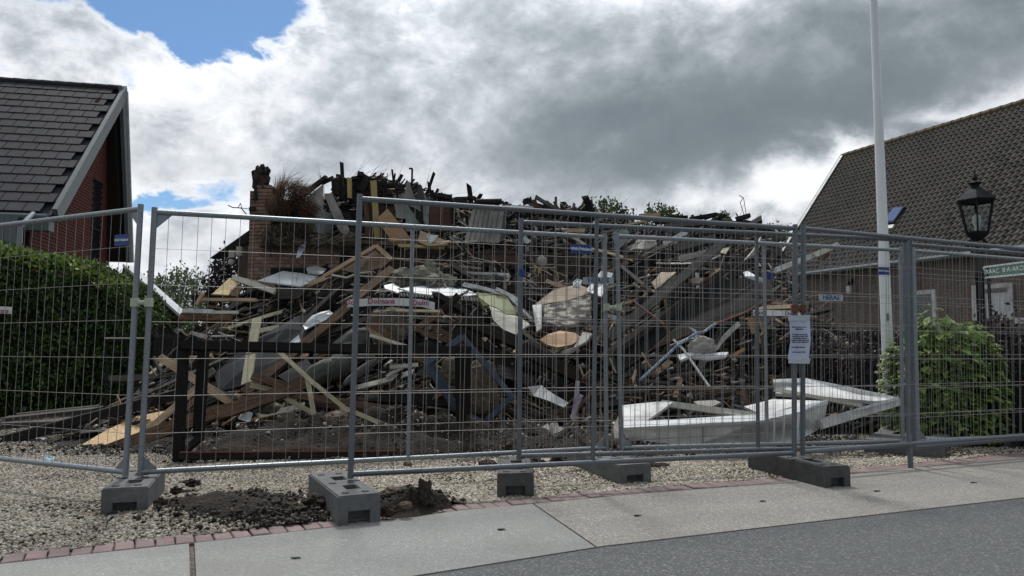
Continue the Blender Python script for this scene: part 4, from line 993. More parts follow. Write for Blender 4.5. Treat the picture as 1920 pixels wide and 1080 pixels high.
for me in LM:
    mb = MB()
    for _, mw, m_ in lv[300:]:
        if m_ is me: mb.add([mw @ v.co for v in me.vertices], [tuple(p.vertices) for p in me.polygons])
    m2 = bpy.data.meshes.new('leaves'); m2.from_pydata(mb.v, [], mb.f); m2.materials.append(me.materials[0]); o = put(m2, 'leaves', hy); o['kind'] = 'stuff'
mb = MB()
for k in range(22):
    a = random.uniform(0, 2*math.pi); q = hc+Vector((math.cos(a)*.45, math.sin(a)*.35, random.uniform(.5, 1.05))); mb.tube(hc, q, .012, 5, .006)
mb.lathe(hc, [(.42, 0), (.44, .5), (.28, .95)], 9); mb.build('stems_and_core', 'ash', hy)  # the lathe is an added dark core for shade between the leaves
mat('hydrangea_bloom', (.30, .36, .14), (.46, .5, .28), 30, .8, .4, vary=.2)
for k in range(34):
    p, d = hyv(1.0, 1.08); mb = MB()
    for q in range(26):
        a = random.uniform(0, 6.28); r = .055*math.sqrt(random.random()); c = Vector((r*math.cos(a), r*math.sin(a), .03-.5*r*r*18+random.uniform(-.006, .006)))
        mb.box(c, (.016, .016, .006), Matrix.Rotation(a, 3, 'Z') @ Matrix.Rotation(random.gauss(0, .4), 3, 'X'))
    o = mb.build('flower_head', 'hydrangea_bloom', hy); o.matrix_basis = wm(hy).inverted() @ Matrix.Translation(p+Vector((0, 0, .02)))
# trees in the distance
green = [(.05, .08, .025), (.07, .105, .035), (.035, .055, .02), (.09, .13, .05)]
def far_tree(name, label, px, py, Y, rx, h, n, cols=green, cat='tree', group='trees beyond the ruin'):
    p = at(px, py, Y); return bush(name, label, cat, (p.x, p.y, p.z-h*.9), rx, rx, h, n*3, .011*Y**.75 if Y < 60 else .5, cols, group)
far_tree('leafy_tree', 'tree crown showing above the ruin right of its middle, wider one', 1135, 384, 30, 1.35, 1.6, 1500)
far_tree('leafy_tree', 'small tree crown showing above the ruin next to the wider one, left', 1068, 395, 32, .5, .8, 300)
far_tree('leafy_tree', 'dark tree crown above a pale board at the top of the rubble', 1240, 391, 30, .95, 1.2, 900)
far_tree('leafy_tree', 'small tree crown just left of the burnt rafters on the right', 1355, 402, 32, .5, .8, 300)
far_tree('leafy_tree', 'tree low between the rubble and the farmhouse roof', 1455, 427, 36, 1.2, 1.3, 900)
far_tree('leafy_tree', 'pale green bushy tree in the gap behind the left posts', 332, 520, 34, 1.9, 2.3, 2600, [(.10, .14, .07), (.13, .17, .09), (.07, .10, .05)])
far_tree('leafy_tree', 'pale green tree further left in the gap behind the lean-to', 285, 535, 40, 1.9, 2.4, 2200, [(.10, .14, .07), (.13, .17, .09), (.07, .10, .05)])
far_tree('purple_tree', 'dark purple-leaved tree left of the brick chimney', 440, 478, 19.5, .72, 1.5, 2000, [(.03, .018, .022), (.05, .03, .035), (.02, .02, .018)], group=None)
# low bushes closing the far gap between house and ruin
bush('bush', 'green bush beside the end of the lean-to roof', 'shrub', (X(295, 14.5), 14.0), .6, .5, 1.75, 2600, .06, [(.05, .09, .02), (.08, .13, .03)])
bush('bush', 'dull green bushes in the distance behind the left posts', 'shrub', (X(350, 26), 27), 3.2, 1, 2.6, 5000, .13, green)
# ------------------------------------------------------------------ rubble helpers
def plank_mesh(name, L, w, t, matn, seg=6, jag=.5, bend=0.0, seed=None):
    r = random.Random(seed if seed is not None else random.random()); mb = MB(); vs = []
    b1, b2 = r.uniform(-1, 1)*bend, r.uniform(-1, 1)*bend
    for i in range(seg+1):
        u = i/seg; x = (u-.5)*L; s = math.sin(u*math.pi)
        for k, (a, b) in enumerate(((-1, -1), (1, -1), (1, 1), (-1, 1))):
            e = 0
            if i in (0, seg): e = r.uniform(0, jag)*w*(1 if i == 0 else -1)
            vs.append((x+e, a*w/2*(1+r.uniform(-.03, .03))+b1*s, b*t/2*(1+r.uniform(-.08, .08))+b2*s))
    fs = [(3, 2, 1, 0), (seg*4, seg*4+1, seg*4+2, seg*4+3)]
    for i in range(seg):
        for k in range(4): fs.append((i*4+k, i*4+(k+1) % 4, (i+1)*4+(k+1) % 4, (i+1)*4+k))
    mb.add(vs, fs); return mb.mesh(name, matn)
def pl(name, label, cat, x1, y1, x2, y2, wpx, matn, off=.18, th=.03, nrm=(0, -1, .35), d=None, jag=.4, bend=0.0, group=None, seg=6, parent=None):
    if d is None: d = (hit(x1, y1, off), hit(x2, y2, off))
    elif not isinstance(d, tuple): d = (d, d)
    a, b = at(x1, y1, d[0]), at(x2, y2, d[1]); mw, L = frame(a, b, nrm); w = wpx*(d[0]+d[1])/2/F
    o = put(plank_mesh(name, L, w, min(th, max(.012, w*.9)), matn, seg, jag, bend), name, parent, mw)
    return tag(o, label, cat, group) if parent is None else o
def sh(name, label, cat, pts, matn, th=.02, off=.15, rag=0, parent=None, group=None, dn=None, warp=0.0):
    "flat or ragged board through photograph corners, each with its own depth"
    P = []
    for q in pts:
        dd = q[2] if len(q) > 2 else hit(q[0], q[1], off); P.append(at(q[0], q[1], dd))
    if rag:
        Q = []
        for a, b in zip(P, P[1:]+P[:1]):
            n = max(1, int((b-a).length/.09)); 
            for i in range(n): Q.append(a.lerp(b, i/n)+(Vector((random.uniform(-1, 1), 0, random.uniform(-1, 1)))*rag if i else Vector((0, 0, 0))))
        P = Q
    c = sum(P, Vector())/len(P); n = Vector((0, 0, 0))
    for a, b in zip(P, P[1:]+P[:1]): n += (a-c).cross(b-c)
    n.normalize(); n = -n if n.y < 0 else n
    mb = MB(); k = len(P)
    if warp: # fan with a lifted centre ring
        ring = [c+(p-c)*.55+n*random.uniform(-warp, warp) for p in P]; cc = c+n*random.uniform(-warp, warp)
        vs = [p-c for p in P]+[p-c for p in ring]+[cc-c]; fs = [(i, (i+1) % k, k+(i+1) % k, k+i) for i in range(k)]+[(k+i, k+(i+1) % k, 2*k) for i in range(k)]
        vs2 = [v+n*th for v in vs]; m_ = len(vs); fs2 = [tuple(m_+i for i in f[::-1]) for f in fs]
        mb.add(vs+vs2, fs+fs2+[((i+1) % k, i, m_+i, m_+(i+1) % k) for i in range(k)])
    else: mb.prism([p-c for p in P], n*th)
    o = put(mb.mesh(name, matn), name, parent, Matrix.Translation(c))
    return tag(o, label, cat, group) if parent is None else o
def lump(name, label, cat, px, py, rx, ry, matn, off=.1, d=None, sub=4, rough=.25, flat=.8, rot=0, parent=None, deep=.8, box=0, group=None):
    "rx, ry: half size in pixels; box>0 squares it off"
    import bmesh
    d = d or hit(px, py, off); c = at(px, py, d); bm = bmesh.new(); bmesh.ops.create_icosphere(bm, subdivisions=sub, radius=1)
    s = random.random()*90; Rm = Matrix.Rotation(math.radians(rot), 3, 'Y')
    for v in bm.verts:
        p = v.co.copy()
        if box: m_ = max(abs(p.x), abs(p.y), abs(p.z)); p = p.lerp(p/m_*.86, box)
        k = 1+rough*noise.noise(v.co*1.6+Vector((s, 0, 0)))+rough*.5*noise.noise(v.co*4+Vector((s, 4, 0)))+rough*.3*noise.noise(v.co*9+Vector((s, 4, 0)))+rough*.2*noise.noise(v.co*19+Vector((s, 4, 0)))
        v.co = Rm @ Vector((p.x*k*rx*d/F, p.y*k*rx*d/F*deep, p.z*k*ry*d/F))
    me = bpy.data.meshes.new(name); bm.to_mesh(me); bm.free(); me.materials.append(M[matn])
    me.polygons.foreach_set('use_smooth', [True]*len(me.polygons)); me.set_sharp_from_angle(angle=math.radians(32))
    o = put(me, name, parent, Matrix.Translation(c)); return tag(o, label, cat, group) if parent is None else o
def stk(name, label, cat, pts, rpx, matn, off=.3, d=None, n=8, group=None, parent=None):
    P = [at(p[0], p[1], p[2] if len(p) > 2 else (d or hit(p[0], p[1], off))) for p in pts]; mb = MB(); mb.path(P, rpx*P[0].y/F, n)
    c = P[0]; o = mb.build(name, matn, parent, True); return tag(o, label, cat, group) if parent is None else o
# ------------------------------------------------------------------ ruined walls
RW = empty('ruined_wall', (-3.9, 13.0, 0), 'pale red brick end wall left standing with a burnt chimney stub at its left', 'wall')
YW = 12.55
A_ = at(464, 500, YW); B_ = at(634, 500, YW); zt1 = at(500, 462, YW).z
brick_wall(RW, A_[:2], B_[:2], 0.9, lambda t: zt1, 'ruin_brick', 'mortar', rag=.04, th=.22, hole=lambda t, z: t > at(509, 500, YW).x-A_.x and z < at(500, 502, YW).z, core='full')
mb = MB(); q0, q1 = at(509, 503, YW-.0), at(634, 516, YW); mb.prism([q0, Vector((q1.x, q1.y, q0.z)), q1, Vector((q0.x, q0.y, q1.z))], (0, -.03, 0)); mb.build('lintel', 'charred_wood', RW)
CH = empty('chimney_stack', (at(492, 400, YW+.1).x, YW+.1, zt1), 'burnt red brick chimney stub with ragged black top, at the left of the ruin', 'chimney')
cA, cB = at(477, 450, YW+.05), at(505, 450, YW+.05); czt = at(490, 343, YW).z
brick_wall(CH, cA[:2], cB[:2], zt1+.01, lambda t: czt, 'ruin_brick', 'sooty_brick', rag=.03, th=.3, bw=.20)
brick_wall(CH, (cA.x+.0, cA.y+.5), (cA.x, cA.y+.04), zt1+.01, lambda t: czt-.1, 'ruin_brick', 'sooty_brick', rag=.03, th=.1, bw=.20)
t1 = lump('chimney_top', None, None, 490, 334, 14, 24, 'sooty_brick', d=YW+.15, rough=.55, box=.6, parent=CH, deep=.9)
pl('spike', None, None, 474, 318, 482, 375, 6, 'charred_wood', d=YW+.05, parent=CH, jag=1.2)
t2 = lump('chimney_top', None, None, 496, 322, 9, 9, 'charred_wood', d=YW+.1, rough=.8, parent=CH)
pl('burnt_beam', 'short charred stub poking left out of the chimney', 'beam', 466, 393, 480, 391, 8, 'charred_wood', d=YW+.0)
pl('burnt_beam', 'small charred stub at the left of the chimney above the longer one', 'beam', 473, 372, 482, 374, 5, 'charred_wood', d=YW+.0)
stk('aerial', 'thin bent television aerial left of the chimney', 'aerial', [(428, 385, 13), (436, 389, 13), (452, 390, 13), (475, 418, 13)], 1.0, 'black_metal')
stk('aerial', 'thin crossbar of the bent aerial left of the chimney', 'aerial rod', [(446, 390, 13), (451, 381, 13), (453, 390, 13), (474, 393, 13)], .7, 'black_metal')
sh('burnt_roof_slope', 'black burnt roof edge sloping down left of the brick end wall', 'roof', [(393, 484, 13.6), (472, 428, 13.3), (474, 450, 13.3), (400, 486, 13.6)], 'charred_wood', .25)
sh('dark_wall', 'dark wall stub under the burnt roof slope with white boxes on it', 'wall', [(446, 462, 13.5), (466, 450, 13.4), (466, 530, 13.4), (446, 530, 13.5)], 'sooty_brick', .2)
for x, y, w, h, l in ((436, 476, 11, 13, 'left'), (449, 471, 9, 17, 'right')):
    mb = MB(); c = at(x, y, 13.1); mb.box((0, 0, 0), (w*13.1/F, .1, h*13.1/F)); o = put(mb.mesh('alarm_box', 'cream_board'), 'alarm_box', None, Matrix.Translation(c)); tag(o, f'small white box on the dark wall left of the chimney, the {l}hand one of two', 'box')
lump('camera_dome', 'small white dome camera under the two white boxes', 'camera', 434, 491, 6, 6, 'white_paint', d=13.1, rough=.02)
# sooty front wall above the heap
SW = empty('sooty_wall', (-.9, 13, 2.2), 'soot blackened brick wall band across the middle of the ruin', 'wall')
a, b = at(636, 480, 12.75), at(1105, 480, 12.75); zt2 = at(700, 462, 12.75).z
brick_wall(SW, a[:2], b[:2], 1.9, lambda t: zt2-.05-.12*max(0, t-2.9)+.06*noise.noise(Vector((t*2, 0, 0))), 'sooty_brick', 'dark_mortar', rag=.06, th=.2, lim=260, hole=lambda t, z: (1.35 < t < 2.35 and z < 2.55) or (.1 < t < 1.2 and z < 2.45), core='full')
pl('lintel_beam', 'long scorched lintel beam along the sooty wall top, left part', 'beam', 640, 452, 860, 465, 7, 'brown_wood', d=12.55, th=.08)
pl('lintel_beam', 'pale scorched board on the sooty wall under the leaning plywood', 'beam', 745, 461, 835, 465, 6, 'yellow_board', d=12.5, th=.05)
sh('sooty_board', 'reddish brown panel in the sooty wall right of its middle', 'panel', [(900, 478, 12.6), (975, 480, 12.6), (975, 505, 12.6), (902, 503, 12.6)], 'red_brown_board', .03)
sh('sooty_board', 'scorched brown sill board below the pale pot in the wall', 'panel', [(1010, 512, 12.2), (1065, 520, 12.2), (1070, 533, 12.2), (1010, 530, 12.2)], 'red_brown_board', .04)
lump('pale_pot', 'pale round pot hanging on a stick at the sooty wall', 'pot', 1016, 490, 9, 11, 'plaster', d=12.3, rough=.1)
pl('stick', 'short yellow stick below the pale pot', 'stick', 1011, 500, 1011, 520, 5, 'yellow_board', d=12.3)
# ------------------------------------------------------------------ thatch
def thatch(label, bases, n, L, cols, spread, name='thatch_bundle'):
    V = []; P = []; R = []; Sc = []
    for _ in range(n):
        bx, by, ang, bd = random.choice(bases); p = at(bx+random.gauss(0, spread), by+random.gauss(0, spread), bd+random.gauss(0, .12))
        a = math.radians(ang+random.gauss(0, 16)); dx = Vector((math.cos(a), random.gauss(-.15, .25), math.sin(a))).normalized(); y = dx.cross(Vector((0, 1, .1))).normalized(); z = dx.cross(y)
        P.append(p); R.append(np.array(Matrix((dx, y, z)).transposed())); l = L*random.uniform(.5, 1.2); Sc.append((l, .008, .008))
    P = np.array(P); R = np.array(R); o = put(scatter(name, TWIG_V, TWIG_F, P, R, np.array(Sc), pal(len(P), cols, jit=.25), 'thatch'), name); tag(o, label, 'thatch'); return o
rd = [(.13, .06, .03), (.09, .045, .025), (.18, .10, .05), (.05, .03, .02)]; gy = [(.17, .14, .10), (.10, .08, .06), (.05, .042, .035), (.24, .20, .14)]
sh('thatch_backing', 'black sheet added behind the thatch right of the chimney to close a sky gap', 'board', [(506, 388, 12.85), (530, 372, 12.85), (560, 380, 12.85), (576, 396, 12.85), (578, 458, 12.85), (506, 458, 12.85)], 'charred_wood', .05, rag=.03)  # added dark sheet, keeps sky from showing through the thatch
thatch('upright tuft of burnt reddish thatch beside the chimney', [(520, 390, 85, 12.6), (528, 400, 75, 12.6), (512, 400, 95, 12.6), (525, 365, 80, 12.6)], 900, .33, rd, 5)
thatch('reddish overhanging fringe of thatch left of the white gable board', [(548, 370, -25, 12.5), (560, 375, -35, 12.45), (575, 385, -30, 12.4), (545, 355, 30, 12.5), (565, 360, 10, 12.4), (570, 395, -35, 12.4)], 1200, .26, rd, 7)
thatch('grey brown hanging thatch below the reddish fringe', [(515, 440, -88, 12.55), (530, 430, -80, 12.5), (545, 432, -95, 12.55), (508, 440, -88, 12.5), (560, 430, -100, 12.6), (575, 415, -80, 12.5)], 1500, .30, gy, 8)
thatch('loose grey thatch lying on top of the brick end wall', [(520, 454, 5, 12.4), (550, 456, -10, 12.4), (590, 457, 8, 12.4), (620, 456, -5, 12.4), (640, 452, 10, 12.4)], 1300, .34, gy, 4)
for x0, y0, x1, y1, w in ((510, 345, 518, 470, 14), (548, 390, 552, 462, 10), (572, 395, 565, 455, 16)):
    pl('burnt_post', 'blackened post inside the thatch right of the chimney', 'post', x0, y0, x1, y1, w, 'charred_wood', d=12.75, th=.12, jag=.8, group='posts in the thatch')
thatch('few long bent reeds standing above the thatch', [(530, 350, 62, 12.6), (535, 345, 55, 12.6), (600, 335, 130, 12.8)], 16, .45, rd, 3)
# ------------------------------------------------------------------ upper floor remains
U = 13.0
sh('gable_board', 'pale grey triangular gable board right of the thatch', 'board', [(575, 371, U), (606, 345, U), (604, 438, U), (575, 432, U)], 'white_paint', .04)
sh('gable_board', 'grey board beside the triangular gable board, lower', 'board', [(606, 395, U+.2), (622, 402, U+.2), (626, 440, U+.1), (604, 440, U+.1)], 'grey_trim', .03)
sh('grey_board', 'grey board below the reddish thatch fringe', 'board', [(556, 394, U), (574, 396, U), (575, 432, U), (557, 424, U)], 'plaster', .03, rag=.01)
pl('rafter', 'black rafter lying on the slope above the gable board', 'rafter', 566, 367, 614, 331, 8, 'charred_wood', d=12.9, th=.12, jag=.8)
sh('leaning_board', 'grey narrow panel leaning right behind the gable board', 'panel', [(607, 363, 12.9), (622, 362, 12.9), (655, 430, 12.7), (648, 443, 12.7), (634, 430, 12.7)], 'plaster', .04)
def chr_(x0, y0, x1, y1, w, d=13.1, th=.1, m='charred_wood', jag=.9, label='charred timber standing on the upper floor of the ruin', g='charred timbers of the upper floor', nm='charred_timber'):
    return pl(nm, label, 'timber', x0, y0, x1, y1, w, m, d=d, th=th, jag=jag, group=g)
for q in ((628, 330, 630, 368, 13), (636, 326, 640, 362, 12), (645, 345, 642, 380, 12), (664, 328, 672, 360, 12), (676, 325, 683, 350, 13), (690, 335, 676, 362, 14), (702, 336, 712, 366, 14),
          (668, 326, 684, 328, 9), (640, 335, 727, 336, 2), (722, 337, 724, 362, 6), (727, 335, 722, 340, 4), (706, 345, 760, 352, 6), (738, 350, 758, 356, 7), (722, 362, 738, 364, 5),
          (735, 316, 739, 352, 3.5), (741, 324, 737, 350, 3), (745, 341, 745, 372, 3), (625, 360, 662, 372, 9), (660, 368, 690, 400, 10), (640, 385, 672, 420, 12), (618, 392, 645, 412, 8), (650, 398, 668, 440, 10), (655, 345, 668, 380, 14),
          (690, 350, 716, 370, 10), (630, 412, 648, 448, 9), (600, 345, 630, 331, 7), (700, 372, 740, 374, 8), (712, 380, 738, 382, 5), (655, 336, 700, 333, 5), (662, 420, 676, 450, 12), (606, 440, 660, 452, 9),
          (804, 340, 806, 362, 6), (808, 355, 812, 372, 9), (815, 366, 850, 372, 10), (826, 360, 829, 372, 6), (845, 363, 849, 420, 5), (850, 373, 895, 371, 6), (875, 368, 895, 374, 7), (856, 384, 885, 390, 10), (850, 378, 880, 382, 9),
          (803, 375, 806, 430, 5), (985, 370, 990, 384, 10), (980, 380, 992, 376, 9), (945, 381, 954, 383, 7), (952, 388, 1000, 394, 8), (1000, 382, 1060, 400, 6), (1060, 402, 1110, 402, 6), (765, 375, 768, 440, 5), (790, 380, 793, 436, 4)):
    chr_(*q[:5], d=13.05+random.uniform(-.12, .15), th=max(.03, q[4]*.007))
mb = MB(); mb.tube(at(893, 379, 12.9), at(941, 378, 12.9), .055, 12); tag(mb.build('burnt_pipe', 'charred_wood', None, True), 'black pipe lying level on top of the ruin above the grey door', 'pipe')
stk('bent_pole', 'thin black upright pole with a hooked top on the ruin', 'pole', [(767, 316, 13), (773, 316, 13), (772, 349, 13)], 1.9, 'black_metal')
pl('stud', 'yellowish timber stud, the left and shorter of two, on the upper floor', 'stud', 655, 332, 656, 373, 8, 'yellow_board', d=12.95, th=.06)
pl('stud', 'yellowish timber stud, the right and taller of two, on the upper floor', 'stud', 700, 337, 708, 450, 11, 'yellow_board', d=12.9, th=.06)
pl('stud', 'brown stud behind the thick fence post on the upper floor', 'stud', 686, 370, 690, 448, 9, 'brown_wood', d=12.95, th=.06)
pl('board', 'reddish brown board lying level behind the yellowish studs', 'board', 660, 360, 738, 362, 12, 'red_brown_board', d=13.2)
sh('brown_sheet', 'brown inner wall panel behind the tall stud', 'panel', [(690, 378, 13.2), (742, 380, 13.2), (742, 450, 13.1), (686, 450, 13.1)], 'brown_wood', .03, rag=.015)
sh('osb_board', 'orange chipboard leaning on the upper floor below the top rail', 'board', [(706, 410, 12.8), (727, 391, 12.9), (774, 452, 12.6), (735, 453, 12.6)], 'orange_ply', .025)
sh('plaster_wall', 'grey white plaster wall piece left of the teal one', 'wall piece', [(738, 366, 13.2), (757, 362, 13.2), (762, 410, 13.1), (742, 408, 13.1)], 'plaster', .05, rag=.015)
sh('plaster_wall', 'pale teal plaster wall piece standing on the upper floor', 'wall piece', [(757, 372, 13.1), (763, 345, 13.1), (771, 366, 13.1), (782, 372, 13.1), (788, 344, 13.1), (797, 365, 13.1), (803, 375, 13.1), (802, 432, 13), (762, 434, 13)], 'teal_plaster', .05, rag=.012)
sh('peeled_sheet', 'grey pointed sheet in front of the teal wall, left one', 'sheet', [(758, 374, 12.95), (763, 340, 12.95), (768, 342, 12.95), (778, 372, 12.95), (772, 380, 12.95)], 'plaster', .02, rag=.008)
sh('peeled_sheet', 'grey pointed sheet in front of the teal wall, right one', 'sheet', [(778, 376, 12.95), (786, 345, 12.95), (791, 348, 12.95), (796, 372, 12.95), (788, 382, 12.95)], 'grey_wood', .02, rag=.008)
sh('charred_board', 'black sagging panel across the teal wall', 'panel', [(765, 385, 12.9), (790, 398, 12.9), (800, 430, 12.9), (780, 410, 12.9)], 'charred_wood', .03, rag=.02)
sh('brown_sheet', 'dark red brown cupboard panel right of the teal wall', 'panel', [(806, 384, 13.1), (852, 376, 13.1), (852, 432, 13), (806, 436, 13)], 'red_brown_board', .05)
pl('upright', 'brown upright on the dark red brown panel', 'post', 829, 376, 829, 434, 5, 'brown_wood', d=12.95)
sh('torn_board', 'torn tan board lying on the upper floor below the teal wall', 'board', [(783, 452, 12.5), (788, 432, 12.6), (806, 440, 12.6), (828, 450, 12.5), (846, 450, 12.4), (836, 460, 12.4), (800, 460, 12.4)], 'pale_pine', .02, rag=.012)
sh('white_scrap', 'white scrap right of the torn tan board', 'scrap', [(800, 440, 12.45), (822, 441, 12.45), (816, 450, 12.4), (805, 458, 12.4)], 'white_sheet', .01, rag=.01)
DR = empty('grey_door', at(905, 420, 12.8), 'pale grey door leaf with white top edge leaning on the upper floor', 'door')
sh('leaf', None, None, [(886, 392, 12.95), (945, 395, 12.95), (936, 455, 12.7), (871, 452, 12.7)], 'plaster', .04, parent=DR)
sh('side_face', None, None, [(945, 395, 12.95), (950, 390, 13.2), (944, 450, 12.95), (936, 455, 12.7)], 'grey_trim', .02, parent=DR)
sh('top_face', None, None, [(883, 384, 13.2), (944, 386, 13.2), (945, 395, 12.94), (886, 391, 12.94)], 'white_paint', .02, parent=DR)
for k in range(6): pl('groove', None, None, 893+k*8.4, 394, 880+k*9.2, 452, 1.0, 'grey_wood', d=(12.93, 12.68), th=.012, parent=DR, jag=0)
pl('white_beam', 'white beam lying level right of the grey door top', 'beam', 945, 388, 1002, 390, 6, 'white_paint', d=12.9, th=.06)
pl('brown_post', 'brown post right of the grey door', 'post', 1000, 372, 1008, 402, 9, 'brown_wood', d=12.9, th=.06)
pl('rafter', 'brown rafter sloping down right from the brown post', 'rafter', 1003, 368, 1054, 401, 6, 'grey_wood', d=12.85, th=.08)
pl('rafter', 'small brown rafter inside the fallen roof peak', 'rafter', 1006, 385, 1024, 400, 5, 'red_brown_board', d=12.8, th=.06)
pl('stick', 'short pale upright stick right of the fallen roof peak', 'stick', 1042, 368, 1043, 393, 4.5, 'brown_wood', d=12.9)
sh('white_scrap', 'white scrap by the post in the centre foot, high on the ruin', 'scrap', [(983, 441, 12.4), (996, 452, 12.4), (990, 457, 12.4), (983, 455, 12.4)], 'white_sheet', .01)
# crest right
R_ = 14.0
pl('pale_board', 'pale board lying level on the crest below the dark tree crown', 'board', 1196, 406, 1240, 403, 8, 'pale_pine', d=R_, th=.06)
pl('pale_board', 'thin pale board on the crest left of the dark tree crown', 'board', 1162, 424, 1215, 414, 4, 'pale_pine', d=R_-.2)
pl('pale_board', 'pale board lying level right of the two middle posts', 'board', 1062, 432, 1098, 433, 8, 'pale_pine', d=12.8)
for q in ((1255, 407, 1292, 407, 5, 'dark_wood'), (1290, 412, 1345, 402, 7, 'charred_wood'), (1318, 411, 1342, 403, 5, 'charred_wood'), (1345, 412, 1361, 402, 6, 'charred_wood'),
          (1375, 413, 1410, 403, 8, 'dark_wood'), (1340, 428, 1410, 420, 7, 'charred_wood'), (1225, 415, 1300, 417, 8, 'dark_wood'), (1280, 432, 1350, 410, 6, 'charred_wood'), (1382, 440, 1410, 425, 9, 'dark_wood'), (1245, 425, 1330, 418, 9, 'grey_wood'), (1400, 432, 1410, 425, 6, 'charred_wood')):
    chr_(*q[:5], d=13.9+random.uniform(-.2, .1), m=q[5], label='charred rafter end on the right crest of the heap', g='charred rafter ends on the right crest', nm='rafter_end', th=.06)
stk('wire', 'thin bent wire standing above the right crest', 'wire', [(1400, 420, 14), (1388, 380, 14), (1393, 371, 14), (1386, 366, 14)], .7, 'black_metal')
stk('wire', 'second thin wire standing above the right crest, straighter one', 'wire', [(1400, 418, 14), (1398, 395, 14), (1394, 370, 14)], .6, 'black_metal')
# ------------------------------------------------------------------ left part of the heap
sh('white_board', 'bright white panel lying on the rubble in front of the brick wall', 'panel', [(483, 526, 11.6), (530, 508, 12.3), (564, 512, 12.3), (604, 519, 12.2), (564, 537, 11.5)], 'white_sheet', .02)
sh('dark_board', 'dark brown board under the bright white panel', 'board', [(520, 540, 11.5), (575, 541, 11.4), (560, 560, 11.2), (520, 560, 11.3)], 'dark_wood', .03)
sh('yellow_box', 'yellowish torn box at the left edge of the rubble', 'box', [(398, 551, 11.4), (430, 521, 11.8), (447, 532, 11.7), (428, 553, 11.3)], 'yellow_board', .02)
sh('yellow_box', 'dark ochre box side right of the yellowish torn box', 'box', [(428, 553, 11.35), (447, 530, 11.6), (455, 537, 11.5), (445, 556, 11.3)], 'brown_wood', .02)
pl('pale_plank', 'whitish plank sloping down right from the yellowish box', 'plank', 436, 520, 518, 548, 10, 'cream_board', d=(11.6, 11.3), th=.05)
pl('pale_plank', 'thin pale plank above the whitish sloping plank', 'plank', 440, 520, 517, 537, 5, 'pale_pine', d=(11.8, 11.6))
pl('cream_plank', 'cream plank lying level at the left edge of the rubble', 'plank', 372, 562, 481, 563, 6, 'pale_pine', d=11.2, th=.05)
pl('cream_plank', 'short cream plank upright at the left end of the level one', 'plank', 368, 572, 382, 548, 7, 'pale_pine', d=11.1)
pl('pale_plank', 'thin brownish batten below the level cream plank', 'plank', 386, 574, 425, 579, 4, 'brown_wood', d=10.9)
bx = empty('white_topped_beam', at(390, 590, 10.7), 'white topped brown beam lying level below the cream plank', 'beam')
pl('top_board', None, None, 341, 583, 402, 585, 8, 'white_paint', d=10.7, parent=bx, th=.05); pl('top_board', None, None, 400, 586, 448, 586, 6, 'cream_board', d=10.75, parent=bx)
pl('side', None, None, 336, 594, 436, 596, 13, 'brown_wood', d=10.75, th=.06, parent=bx)
pl('black_board', 'black board left of the white topped beam', 'board', 358, 562, 378, 560, 16, 'black_board', d=11.3)
tb_ = empty('rafter_box', at(670, 490, 11.6), 'pale timber corner of a roof box with brown inside, behind the thick post', 'roof piece')
pl('rafter', None, None, 607, 519, 706, 461, 7, 'pale_pine', d=(11.4, 11.6), parent=tb_, th=.05)
pl('rafter', None, None, 704, 460, 735, 488, 8, 'pale_pine', d=(11.6, 11.5), parent=tb_, th=.05)
sh('board', None, None, [(640, 506, 11.7), (704, 470, 11.9), (730, 490, 11.8), (715, 502, 11.7), (668, 512, 11.6)], 'brown_wood', .02, parent=tb_)
stk('cable', 'pale flexible conduit curving below the roof box', 'cable', [(622, 516, 11.3), (650, 521, 11.3), (670, 513, 11.3), (695, 510, 11.3), (697, 516, 11.3)], 2.0, 'cream_board')
sh('white_scrap', 'pale lilac sheet hanging from the thatch over the brick wall', 'sheet', [(560, 462, 12.3), (573, 453, 12.3), (572, 467, 12.3), (562, 482, 12.3), (555, 484, 12.3)], 'paper', .01, rag=.004)
sh('white_casement', 'white window frame top right of the brick end wall', 'window', [(575, 502, 12.2), (590, 498, 12.4), (612, 504, 12.4), (604, 513, 12.2), (578, 511, 12.2)], 'white_paint', .03)
# large brown beams
pl('brown_beam', 'long reddish brown beam sloping up behind the thick fence post', 'beam', 455, 742, 652, 577, 17, 'brown_wood', d=(9.3, 10.5), th=.09, bend=.01)
pl('brown_beam', 'reddish brown beam end rising behind the thick fence post', 'beam', 660, 566, 737, 504, 16, 'brown_wood', d=(10.7, 11.4), th=.08)
sh('navy_sheet', 'large dark blue sheet lying on the left slope of the rubble', 'sheet', [(402, 700, 9.75), (470, 640, 10.15), (560, 592, 10.5), (612, 586, 10.55), (560, 655, 10.0), (500, 712, 9.6), (410, 734, 9.4)], 'navy_sheet', .03, warp=.04)
sh('navy_sheet', 'smaller dark blue sheet below the brown beam in the middle', 'sheet', [(520, 705, 9.5), (575, 672, 9.75), (588, 690, 9.6), (545, 720, 9.4)], 'navy_sheet', .03)
sh('white_cloth', 'crumpled white cloth left of the brown beam top', 'cloth', [(568, 610, 10.3), (585, 592, 10.4), (618, 582, 10.5), (625, 588, 10.4), (600, 604, 10.3), (572, 618, 10.2)], 'white_sheet', .02, rag=.02, warp=.05)
sh('white_cloth', 'small white sheet above the dark frame rail', 'cloth', [(540, 645, 9.9), (560, 628, 10.0), (564, 640, 9.9), (558, 648, 9.9)], 'white_sheet', .01, rag=.01)
pl('cream_plank', 'wide cream plank standing upright behind the dark frame, upper half', 'plank', 483, 594, 470, 665, 17, 'cream_wood', d=(9.7, 9.3), th=.03)
pl('cream_plank', 'wide cream plank standing upright behind the dark frame, lower half', 'plank', 471, 662, 462, 722, 18, 'cream_wood', d=(9.3, 9.0), th=.03)
pl('pale_plank', 'pale plank sloping down right across the two dark uprights', 'plank', 297, 668, 436, 756, 15, 'pale_pine', d=(8.9, 8.6), th=.03)
